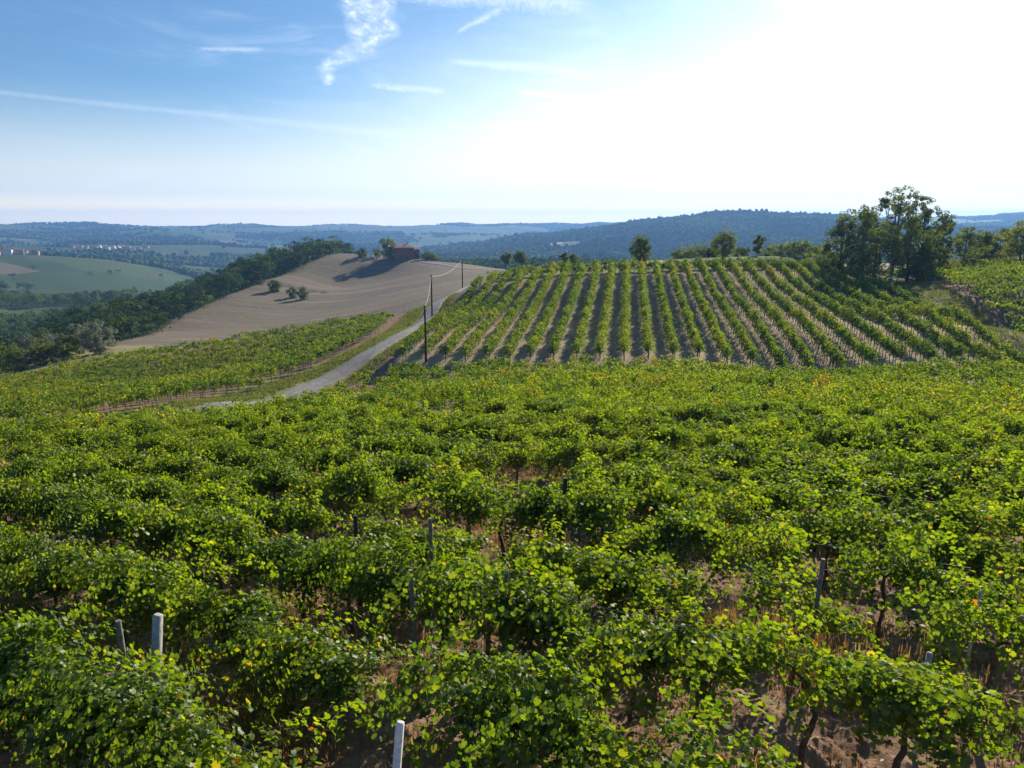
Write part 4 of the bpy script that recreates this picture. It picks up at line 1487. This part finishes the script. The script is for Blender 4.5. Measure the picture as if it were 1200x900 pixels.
def build_woodland():
    rng = np.random.default_rng(5)
    acc = Acc()
    e = FOREST_EDGE
    pts = []
    for _ in range(9000):
        y = rng.uniform(190, 450)
        xe = np.interp(y, e[:, 1], e[:, 0]) + 6
        x = xe - rng.uniform(0, 40 + 0.14 * (y - 190)) + rng.normal() * 1.5
        if x > xe:
            continue
        pts.append((x, y))
    chosen = []
    cell = {}
    for x, y in pts:
        k = (int(x // 5.5), int(y // 5.5))
        if k in cell:
            continue
        cell[k] = 1
        chosen.append((x, y))
    for _ in range(5000):          # valley side, further left
        y = rng.uniform(230, 640)
        x = rng.uniform(-0.85 * y, -0.50 * y)
        if x > np.interp(y, e[:, 1], e[:, 0]) - 50 and y < 430:
            continue
        if fbm(np.array([x / 90]), np.array([y / 90]), 3, 12)[0] < 0.57:
            continue
        k = (int(x // 7), int(y // 7))
        if (k, 1) in cell:
            continue
        cell[(k, 1)] = 1
        chosen.append((x, y))
    c = np.array(chosen)
    z = H(c[:, 0], c[:, 1])
    print('woodland trees', len(c))
    for (x, y), zz_ in zip(c, z):
        into = left_of_forest_edge(x, y)
        h = rng.uniform(8.0, 12.5) * (0.95 + 0.20 * sstep(230, 330, y)) if y < 450 else rng.uniform(7, 12)
        tone = rng.normal() * 0.20
        if into > 70:
            tone += 0.30
        if into < 6:
            h *= rng.uniform(0.6, 0.95)
        canopy_tree(acc, x, y, zz_, h, rng.uniform(4.5, 10.5), 330 if y < 350 else 190, 0.62 if y < 350 else 0.85, rng, tone)
    o = acc.obj('woodland', 'wood_leaf')
    tag(o, 'dark wood covering the flank of the stubble hill down into the valley', 'woodland', kind='stuff')


build_woodland()


def ico():
    p = (1 + 5 ** 0.5) / 2
    v = np.array([(-1, p, 0), (1, p, 0), (-1, -p, 0), (1, -p, 0), (0, -1, p), (0, 1, p), (0, -1, -p), (0, 1, -p), (p, 0, -1), (p, 0, 1), (-p, 0, -1), (-p, 0, 1)], float)
    v /= np.linalg.norm(v[0])
    f = np.array([(0, 11, 5), (0, 5, 1), (0, 1, 7), (0, 7, 10), (0, 10, 11), (1, 5, 9), (5, 11, 4), (11, 10, 2), (10, 7, 6), (7, 1, 8), (3, 9, 4), (3, 4, 2), (3, 2, 6),
                  (3, 6, 8), (3, 8, 9), (4, 9, 5), (2, 4, 11), (6, 2, 10), (8, 6, 7), (9, 8, 1)])
    return v, f


def sub_ico():
    v, f = ico()
    v = v.tolist()
    cache = {}

    def mid(a, b):
        k = (min(a, b), max(a, b))
        if k not in cache:
            m = (np.array(v[a]) + np.array(v[b])) / 2
            v.append((m / np.linalg.norm(m)).tolist())
            cache[k] = len(v) - 1
        return cache[k]
    out = []
    for a, b, c in f:
        ab, bc, ca = mid(a, b), mid(b, c), mid(c, a)
        out += [(a, ab, ca), (b, bc, ab), (c, ca, bc), (ab, bc, ca)]
    return np.array(v), np.array(out)


def build_far_woods():
    rng = np.random.default_rng(11)
    acc = Acc()
    V1, F1 = sub_ico()
    V0, F0 = ico()
    for (r0, r1, cell, sc, V, F) in ((470, 1250, 7.5, 1.0, V1, F1), (1250, 1900, 8.5, 1.05, V1, F1), (1900, 2750, 9.0, 1.1, V1, F1), (2750, 5200, 14.0, 1.4, V0, F0)):
        a0, a1 = math.radians(-40), math.radians(40)
        area = (a1 - a0) / 2 * (r1 ** 2 - r0 ** 2)
        n = int(area / cell ** 2)
        az = rng.uniform(a0, a1, n)
        r = np.sqrt(rng.uniform(r0 ** 2, r1 ** 2, n))
        x, y = r * np.sin(az), r * np.cos(az)
        w = wood_density(x, y)
        # hedges and field trees thinly outside the woods
        keep = (w > 0.50) | ((w > 0.47) & (rng.random(n) < 0.25)) | (rng.random(n) < 0.004)
        # nothing behind nearer hills: test by sight line on a coarse scale
        x, y, r = x[keep], y[keep], r[keep]
        z = H(x, y)
        vis = np.ones(len(x), bool)
        el = (z + 14 - ZC) / r
        for t in (0.5, 0.62, 0.74, 0.84, 0.92):
            q = t * r
            zq = H(x * t, y * t)
            vis &= el > (zq - ZC) / q - 0.0005
        x, y, z, r = x[vis], y[vis], z[vis], r[vis]
        n = len(x)
        print('far woods', r0, r1, n)
        if n == 0:
            continue
        h = rng.uniform(6, 12, n) * np.where((r > 2150) & (r < 2700) & (rng.random(n) < 0.10), 1.45, 1.0)
        if r0 < 1000:
            for i in range(n):
                canopy_tree(acc, x[i], y[i], z[i], h[i], rng.uniform(6, 10), 60, 1.5, rng, rng.normal() * 0.12)
            continue
        wd = rng.uniform(7, 10, n) * sc
        k = len(V)
        jit = rng.uniform(0.72, 1.2, (n, k))
        vv = V[None] * jit[..., None]
        vv = vv * np.stack([wd * 0.55, wd * 0.55, h * 0.5], -1)[:, None, :]
        vv = vv + np.stack([x, y, z + h * 0.5], -1)[:, None, :]
        ff = F[None] + (np.arange(n) * k)[:, None, None]
        tone = (fbm(x / 160, y / 160, 3, 71) - 0.5) * 1.5
        rr = np.clip(rng.normal(0.45, 0.20, n)[:, None] + tone[:, None] + rng.normal(size=(n, k)) * 0.10, 0, 1)
        acc.add(vv.reshape(-1, 3), ff.reshape(-1, 3), rr.ravel())
    o = acc.obj('far_woods', 'wood_leaf')
    tag(o, 'distant woods and hedgerows over the blue hills', 'woods', kind='stuff')


build_far_woods()


# ------------------------------------------------------------------ buildings
def house(x, y, L, W, h, rz, label, wall, name='house', rh=None, roof='roof_tile', hip=0.0, group=None, windows=False, chimney=False, cat='house'):
    z = h1(x, y) - 0.2
    o = empty(name, (x, y, z), label, cat, group, rz)
    a = Acc()
    rh = rh or W * 0.22
    x1, y1 = L / 2, W / 2
    v = [(-x1, -y1, -0.6), (x1, -y1, -0.6), (x1, y1, -0.6), (-x1, y1, -0.6), (-x1, -y1, h), (x1, -y1, h), (x1, y1, h), (-x1, y1, h)]
    a.add(v, [[0, 1, 5, 4], [1, 2, 6, 5], [2, 3, 7, 6], [3, 0, 4, 7]])
    if hip == 0:
        a.add([(-x1, -y1, h), (-x1, y1, h), (-x1, 0, h + rh)], [[0, 2, 1]])
        a.add([(x1, -y1, h), (x1, y1, h), (x1, 0, h + rh)], [[0, 1, 2]])
    w = a.obj('wall', wall, o)
    r = Acc()
    e = 0.45
    ex, ey = x1 + e, y1 + e
    dz = e * rh / y1
    rx = x1 + e - hip
    for zo in (0.03, 0.22):
        r.add([(-ex, -ey, h - dz + zo), (ex, -ey, h - dz + zo), (rx, 0, h + rh + zo), (-rx, 0, h + rh + zo), (-ex, ey, h - dz + zo), (ex, ey, h - dz + zo)],
              [[0, 1, 2, 3], [4, 3, 2, 5]])
        if hip > 0:
            r.add([(-ex, -ey, h - dz + zo), (-ex, ey, h - dz + zo), (-rx, 0, h + rh + zo)], [[0, 2, 1]])
            r.add([(ex, -ey, h - dz + zo), (ex, ey, h - dz + zo), (rx, 0, h + rh + zo)], [[0, 1, 2]])
    for s in (-1, 1):
        r.box((0, s * ey, h - dz + 0.125), (2 * ex, 0.04, 0.19))
    ro = r.obj('roof', roof, o)
    if chimney:
        c = Acc()
        c.box((L * 0.22, W * 0.12, h + rh + 0.2), (0.7, 0.7, 1.5))
        c.box((L * 0.22, W * 0.12, h + rh + 1.02), (0.9, 0.9, 0.14))
        c.obj('chimney', 'brick_wall', ro)
    if windows:
        nw = max(2, int(L / 2.6))
        for fl in range(2 if h > 4.5 else 1):
            for i in range(nw):
                wx = -x1 + (i + 0.5) * L / nw
                wz = 1.6 + fl * 2.8
                if fl == 0 and i == nw // 2:
                    d = Acc().box((wx, -y1 - 0.05, 1.05), (1.1, 0.10, 2.1))
                    d.obj('door', 'shutter_paint', o)
                    continue
                f = Acc()
                for sx in (-1, 1):
                    f.box((wx + sx * 0.52, -y1 - 0.04, wz), (0.10, 0.12, 1.35))
                f.box((wx, -y1 - 0.05, wz - 0.72), (1.24, 0.18, 0.09))
                f.box((wx, -y1 - 0.04, wz + 0.72), (1.14, 0.12, 0.09))
                fo = f.obj('window', 'cream_wall', o)
                Acc().box((wx, -y1 - 0.015, wz), (0.94, 0.03, 1.35)).obj('pane', 'window_glass', fo)
        for i in range(2):
            wy = -y1 + (i + 0.5) * W / 2
            f = Acc()
            for sy in (-1, 1):
                f.box((x1 + 0.04, wy + sy * 0.52, 4.4 if h > 4.5 else 1.6), (0.12, 0.10, 1.35))
            f.box((x1 + 0.05, wy, (4.4 if h > 4.5 else 1.6) - 0.72), (0.18, 1.24, 0.09))
            fo = f.obj('window', 'cream_wall', o)
            Acc().box((x1 + 0.015, wy, 4.4 if h > 4.5 else 1.6), (0.03, 0.94, 1.35)).obj('pane', 'window_glass', fo)
    return o


house(at(473, 398), 398, 10.5, 8.5, 5.6, 0.20, 'two-storey red brick farmhouse with low tiled roof on the hilltop', 'brick_wall', 'farmhouse', 1.7, chimney=True, windows=True, hip=3.0, cat='farmhouse')
house(at(486, 400), 401, 4.6, 6.0, 4.6, 0.20, 'lower brick annex joined to the right end of the farmhouse', 'brick_wall', 'annex', 1.2, windows=True, cat='annex')
# ruined yard walls left of the farmhouse tree
ww = Acc()
bx0, by0 = at(437, 399), 399
for dx, wd, hh in ((-3.5, 1.6, 1.0), (-1.4, 1.2, 1.8), (0.6, 1.4, 0.9), (2.4, 1.2, 1.3)):
    ww.box((dx, RNG.normal() * 0.2, hh / 2 - 0.2), (wd, 0.5, hh + 0.4), RNG.normal() * 0.1, 0.06)
tag(ww.obj('ruined_wall', 'cream_wall'), 'broken pale yard wall between the bush and the farmhouse tree', 'wall').location = (bx0, by0, h1(bx0, by0))

WALLS = {'white': 'white_wall', 'cream': 'cream_wall', 'rose': 'rose_wall'}
hs = []
for uu, dd, L, wl in [(4, 1340, 16, 'white'), (11, 1352, 11, 'rose'), (17, 1345, 12, 'cream'), (24, 1350, 10, 'rose'), (31, 1338, 13, 'white'), (38, 1352, 12, 'rose'), (44, 1345, 14, 'rose'),
                      (50, 1350, 10, 'cream'), (57, 1356, 11, 'cream'), (63, 1350, 9, 'rose'), (-4, 1345, 12, 'cream')]:
    hs.append(('near-hilltop village', uu, dd, L, wl))
for uu in (104, 110, 114, 119, 124, 129, 134, 139, 144, 149, 154, 160, 166, 172, 179, 187):
    hs.append(('long village behind the round green hill', uu, 2120 + RNG.uniform(-60, 60), RNG.uniform(12, 20), ['rose', 'cream', 'rose', 'white'][int(RNG.integers(4))]))
for uu in (30, 36, 42, 47, 52, 74, 128):
    hs.append(('farthest hamlet under the left ridge', uu, 3500 + RNG.uniform(-100, 100), RNG.uniform(16, 26), ['rose', 'cream', 'white'][int(RNG.integers(3))]))
cnt = {}
for vname, uu, dd, L, wl in hs:
    k = cnt.get(vname, 0)
    cnt[vname] = k + 1
    lb = f'{wl}-walled tiled house, {ordinal(k)} built in the {vname}'
    x, dd = polar_at(uu, dd)
    # ordinal by column position
    pos = sorted([q[1] for q in hs if q[0] == vname]).index(uu)
    lb = f'{wl} tiled house, {ordinal(pos)} from the left in the {vname}'
    house(x, dd, L * 0.9, L * 0.62, RNG.uniform(5.5, 8.0), RNG.uniform(-0.6, 0.6), lb, WALLS[wl], group='houses of the ' + vname)
house(*polar_at(822, 2330), 22, 12, 6, 0.2, 'long pale farm building just under the big wooded ridge', 'cream_wall')

# thin mast on the ridge
mx, my = polar_at(836, 2345)
mz = h1(mx, my)
o = empty('radio_mast', (mx, my, mz), 'thin radio mast on top of the big wooded ridge', 'mast')
Acc().tube([(0, 0, -1), (0, 0, 18), (0, 0, 36)], [0.9, 0.6, 0.3], 6).obj('pole', 'steel', o)
Acc().tube([(-1.8, 0, 24), (1.8, 0, 24)], 0.25, 5).obj('antenna', 'steel', o)

# ------------------------------------------------------------------ poles and cables
POLES = []
for i, (uu, dd, top_v, lb) in enumerate([(498, 88, 358, 'dark wooden utility pole at the corner of the hill vineyard, nearest of three'),
                                         (506.5, 125, 322, 'middle dark wooden utility pole beside the road bend'),
                                         (542.5, 168, 303, 'farthest dark wooden utility pole by the edge of the stubble hill')]):
    x = P(uu, 380, dd)[0]
    z = h1(x, dd)
    top = P(uu, top_v, dd)[2] - z
    o = empty('utility_pole', (x, dd, z), lb, 'utility pole', 'utility poles along the road')
    Acc().tube([(0, 0, -0.6), (0.03, 0, top * 0.5), (0.02, 0, top)], [0.15, 0.125, 0.10], 10).obj('shaft', 'dark_wood', o, True)
    b = Acc().box((0.02, -0.10, top - 0.35), (0.34, 0.08, 0.08), 0, 0.01)
    b.obj('bracket', 'steel', o)
    for s in (-1, 1):
        Acc().tube([(0.02 + s * 0.14, -0.10, top - 0.31), (0.02 + s * 0.14, -0.10, top - 0.24), (0.02 + s * 0.14, -0.10, top - 0.18)], [0.03, 0.045, 0.02], 7).obj('insulator', 'insulator_glass', o)
    POLES.append(np.array([x, dd, z + top - 0.25]))


def cable(a, b, sag, r, name, label, material='pale_cable', cat='cable', group=None):
    t = np.linspace(0, 1, 22)
    p = a[None] * (1 - t)[:, None] + b[None] * t[:, None]
    p[:, 2] -= sag * 4 * t * (1 - t)
    o = Acc().tube(p - a, r, 5).obj(name, material)
    o.location = a
    return tag(o, label, cat, group)


cable(POLES[0], POLES[1], 0.8, 0.018, 'overhead_cable', 'pale cable sagging between the nearest and middle utility poles')
cable(POLES[1], POLES[2], 1.0, 0.020, 'overhead_cable', 'pale cable sagging between the middle and farthest utility poles')
far_end = np.array([at(487, 397), 397.0, h1(at(487, 397), 397) + 5.0])
cable(POLES[2], far_end, 4.0, 0.018, 'overhead_cable', 'pale cable running from the farthest utility pole to the farmhouse')
side_end = np.array([POLES[0][0] + 120, POLES[0][1] - 40, POLES[0][2] + 3.0])

# a tall bare stake among the hill rows
sx, sy = P(813, 384, 93)[0], 93.0
sz = h1(sx, sy)
tag(Acc().tube([(0, 0, -0.3), (0.02, 0, 1.6), (0.05, 0, 3.4)], [0.06, 0.05, 0.04], 7).obj('tall_stake', 'dark_wood'), 'tall thin dark stake rising above the vine rows on the hillside', 'stake').location = (sx, sy, sz)

# gate and fence under the copse
gx, gy = P(1040, 328, 116)[0], 116.0
gz = h1(gx, gy)
o = empty('field_gate', (gx, gy, gz), 'old field gate with pale top rail under the copse', 'gate')
for dx, hh in ((-1.9, 1.9), (-1.2, 1.6), (1.45, 1.9)):
    Acc().tube([(dx, 0, -0.4), (dx, 0, hh)], [0.09, 0.075], 7).obj('post', 'dark_wood', o)
Acc().tube([(-1.75, -0.07, 1.72), (1.4, -0.07, 1.78)], 0.03, 6).obj('rail', 'galvanised_wire', o)
Acc().box((0.75, -0.10, 1.42), (1.4, 0.04, 0.20), 0, 0.01).obj('board', 'white_paint', o)
Acc().tube([(0.65, -0.05, 0.0), (0.65, -0.05, 1.4)], 0.04, 6).obj('brace', 'weathered_wood', o)
for j, dx in enumerate((-8.6, -6.4, -4.2)):
    px, py = gx + dx, gy + 2.0 + 0.3 * j
    tag(Acc().tube([(0, 0, -0.4), (0.03, 0, 0.9), (0.02, 0, 1.5)], [0.07, 0.065, 0.05], 7).obj('fence_post', 'dark_wood'),
        ['leftmost dark fence post left of the field gate', 'middle dark fence post left of the field gate', 'dark fence post closest to the field gate'][j], 'fence post', 'fence posts by the gate').location = (px, py, h1(px, py))

# ------------------------------------------------------------------ trellis posts and wires in the near rows
def ground_at(u, v, hint=12.0):
    """walk the sight line of a photo pixel down to the ground"""
    lo, hi = 4.0, 120.0
    for d in np.linspace(4, 120, 900):
        x, y, z = P(u, v, d)
        if z < h1(x, y):
            return x, y
    return P(u, v, hint)[:2]


def concrete_post(u, v, h, lean, label, material='concrete', r=0.045, rz=-0.35):
    """v is the photo height of the TOP of the post"""
    x, y = ground_hit(u, v, h)
    z = h1(x, y)
    a = Acc()
    n = 5
    t = np.linspace(0, 1, n)
    if 'concrete' in material:
        a.box((0, 0, h / 2 - 0.2), (2 * r, 1.8 * r, h + 0.4), rz, 0.014)
    else:
        a.tube(np.stack([0.01 * np.sin(t * 5), 0.012 * np.cos(t * 4), -0.3 + (h + 0.3) * t], -1), np.linspace(r, r * 0.8, n), 7)
    o = a.obj('vineyard_post', material)
    o.location = (x, y, z)
    o.rotation_euler = (lean[0], lean[1], 0)
    return tag(o, label, 'post', 'trellis posts in the near vineyard')


concrete_post(446, 843, 1.9, (0.03, 0.10), 'whitish concrete post standing clear at the bottom of the view', 'white_concrete', 0.036)
concrete_post(163, 726, 1.9, (-0.06, 0.10), 'thick grey concrete post leaning right amid dark foliage', r=0.055)
concrete_post(148, 645, 1.6, (0, 0.02), 'grey concrete post top poking from the left rows', r=0.036)
concrete_post(143, 728, 1.85, (0.0, -0.02), 'dull grey post half hidden just left of the leaning post', material='weathered_wood')
concrete_post(587, 668, 1.95, (0.02, 0.05), 'weathered stake beside the vine in the central bare patch', 'weathered_wood', 0.04)
concrete_post(485, 668, 1.9, (0, -0.02), 'grey weathered stake left of the central bare patch', 'weathered_wood', 0.045)
concrete_post(620, 815, 1.45, (0.04, 0.08), 'short grey stake showing through the front foliage', 'weathered_wood', 0.04)
concrete_post(1088, 764, 1.5, (0.02, 0.0), 'pale post top between leaves at the lower right', r=0.032)
concrete_post(1144, 694, 1.6, (0.0, 0.04), 'slim pale post standing among the vines near the right edge', r=0.022)
concrete_post(417, 604, 2.05, (0.0, 0.0), 'dark slender post in the left-centre rows', 'dark_wood', 0.05)
concrete_post(505, 606, 2.05, (0.02, 0.0), 'grey stake just right of the slender dark post', 'weathered_wood', 0.045)
concrete_post(656, 560, 2.2, (0.0, 0.06), 'dark post rising above the canopy in mid field', 'dark_wood', 0.06)
concrete_post(957, 655, 2.05, (0.0, 0.05), 'thin grey stake where a pale wire shows, right of centre', 'weathered_wood', 0.04)

nn = FNRM if FNRM[1] > 0 else -FNRM
for rk, k in list(enumerate(rows_near[:9]))[::2]:
    off = 3.6 + k * 2.35
    s = np.arange(-30, 31, 2.5)
    p = nn * off + np.outer(s, FDIR)
    m = (p[:, 1] > 2) & (np.abs(p[:, 0]) < 0.75 * p[:, 1] + 2)
    p = p[m]
    if len(p) < 3:
        continue
    z = H(p[:, 0], p[:, 1]) + 1.15
    pts = np.stack([p[:, 0], p[:, 1], z], -1)
    a = Acc()
    a.tube(pts - pts[0], 0.0028, 4, cap=False)
    a.tube(pts - pts[0] + np.array([0, 0, 0.45]), 0.0022, 4, cap=False)
    o = a.obj('trellis_wire', 'galvanised_wire')
    o.location = pts[0]
    tag(o, 'thin metal trellis wires strung through the ' + ('nearest row of vines' if rk == 0 else ordinal(rk) + ' row of vines from the camera'), 'wire', 'trellis wires')


# ------------------------------------------------------------------ weeds and grass
def tufts(name, label, material, pts, n_blade, hgt, spread, width, rng, rlo, rhi):
    M = len(pts)
    z = H(pts[:, 0], pts[:, 1])
    k = M * n_blade
    bx = np.repeat(pts[:, 0], n_blade) + rng.normal(size=k) * spread
    by = np.repeat(pts[:, 1], n_blade) + rng.normal(size=k) * spread
    bz = np.repeat(z, n_blade) + 0.0
    hs_ = rng.uniform(0.4, 1.15, k) * hgt * np.repeat(rng.uniform(0.6, 1.3, M), n_blade)
    th = rng.uniform(0, 2 * np.pi, k)
    lean = rng.uniform(0.1, 0.6, k) * hs_
    w = width * rng.uniform(0.6, 1.3, k)
    dx, dy = np.cos(th), np.sin(th)
    b0 = np.stack([bx - dy * w, by + dx * w, bz - 0.03], -1)
    b1 = np.stack([bx + dy * w, by - dx * w, bz - 0.03], -1)
    m0 = np.stack([bx + dx * lean * 0.4 + dy * w, by + dy * lean * 0.4 - dx * w, bz + hs_ * 0.55], -1)
    m1 = np.stack([bx + dx * lean * 0.4 - dy * w, by + dy * lean * 0.4 + dx * w, bz + hs_ * 0.55], -1)
    tp = np.stack([bx + dx * lean, by + dy * lean, bz + hs_], -1)
    v = np.stack([b0, b1, m0, m1, tp], 1).reshape(-1, 3)
    i = np.arange(k)[:, None] * 5
    a = Acc()
    rr = np.repeat(rng.uniform(rlo, rhi, k), 5)
    a.add(v, np.concatenate([i + [[0, 1, 2]], i + [[0, 2, 3]], i + [[3, 2, 4]]]), rr)
    return tag(a.obj(name, material), label, name.replace('_', ' '), kind='stuff')


rng = np.random.default_rng(77)
cand = np.stack([rng.uniform(-30, 30, 60000), rng.uniform(4, 42, 60000)], -1)
cand = cand[np.abs(cand[:, 0]) < 0.76 * cand[:, 1] + 1]
off = (cand @ nn - 3.6) / 2.35
inrow = np.abs(off - np.round(off)) * 2.35
dens = fbm(cand[:, 0] / 1.8, cand[:, 1] / 1.8, 3, 90)
pick = (dens + 0.12 * (inrow < 0.6)) > 0.60
red = cand[pick][:2600]
clus = [np.array(ground_hit(cu, cv)) + rng.normal(size=(n_, 2)) * sd_ for cu, cv, n_, sd_ in ((860, 748, 70, 0.45), (930, 762, 40, 0.4), (1120, 835, 50, 0.4), (515, 640, 40, 0.4), (980, 815, 40, 0.35), (290, 850, 30, 0.4), (620, 640, 40, 0.5))]
red = np.vstack([red] + clus)
tufts('dry_weeds', 'rusty dry weeds growing under the near vines', 'weed_leaf', red, 18, 0.40, 0.14, 0.006, rng, 0.3, 1.0)
dens2 = fbm(cand[:, 0] / 1.4, cand[:, 1] / 1.4, 3, 190)
gr = cand[dens2 > 0.62][:2200]
tufts('green_weeds', 'low green weeds on the soil between the near vines', 'grass_leaf', gr, 14, 0.18, 0.12, 0.010, rng, 0.0, 0.6)
lf = cand[RNG.random(len(cand)) < 0.35][:9000]
lf = lf[lf[:, 1] < 26]
la = Acc()
lz = H(lf[:, 0], lf[:, 1]) + rng.uniform(0.02, 0.09, len(lf))
ln = rand_dirs(len(lf), rng) * 0.5 + np.array([0, 0, 1.0])
ln /= np.linalg.norm(ln, axis=1, keepdims=True)
add_quads(la, np.column_stack([lf, lz]), ln, rng.uniform(0.04, 0.10, len(lf)), rng, rng.uniform(0.3, 1.0, len(lf)), 0.5)
tag(la.obj('fallen_leaves', 'weed_leaf'), 'dry fallen leaves scattered on the soil between the near vines', 'leaves', kind='stuff')
# verge grass along the road and the grassy strip
c2 = np.stack([rng.uniform(-45, -8, 60000), rng.uniform(45, 140, 60000)], -1)
sdv = road_sd(c2[:, 0], c2[:, 1])
c2 = c2[((sdv < -1.9) & (sdv > -5.0)) | ((sdv > 1.9) & (sdv < 3.4))][:5200]
c3 = np.stack([rng.uniform(35, 75, 30000), rng.uniform(70, 130, 30000)], -1)
c3 = c3[(c3[:, 0] - 0.153 * c3[:, 1] > X0_R + 2) & ~in_right(c3[:, 0], c3[:, 1])][:3500]
tufts('verge_grass', 'tufted grass on the road verges and the strip beside the hill rows', 'grass_leaf', np.vstack([c2, c3]), 12, 0.24, 0.22, 0.022, rng, 0.1, 1.0)
print('done')
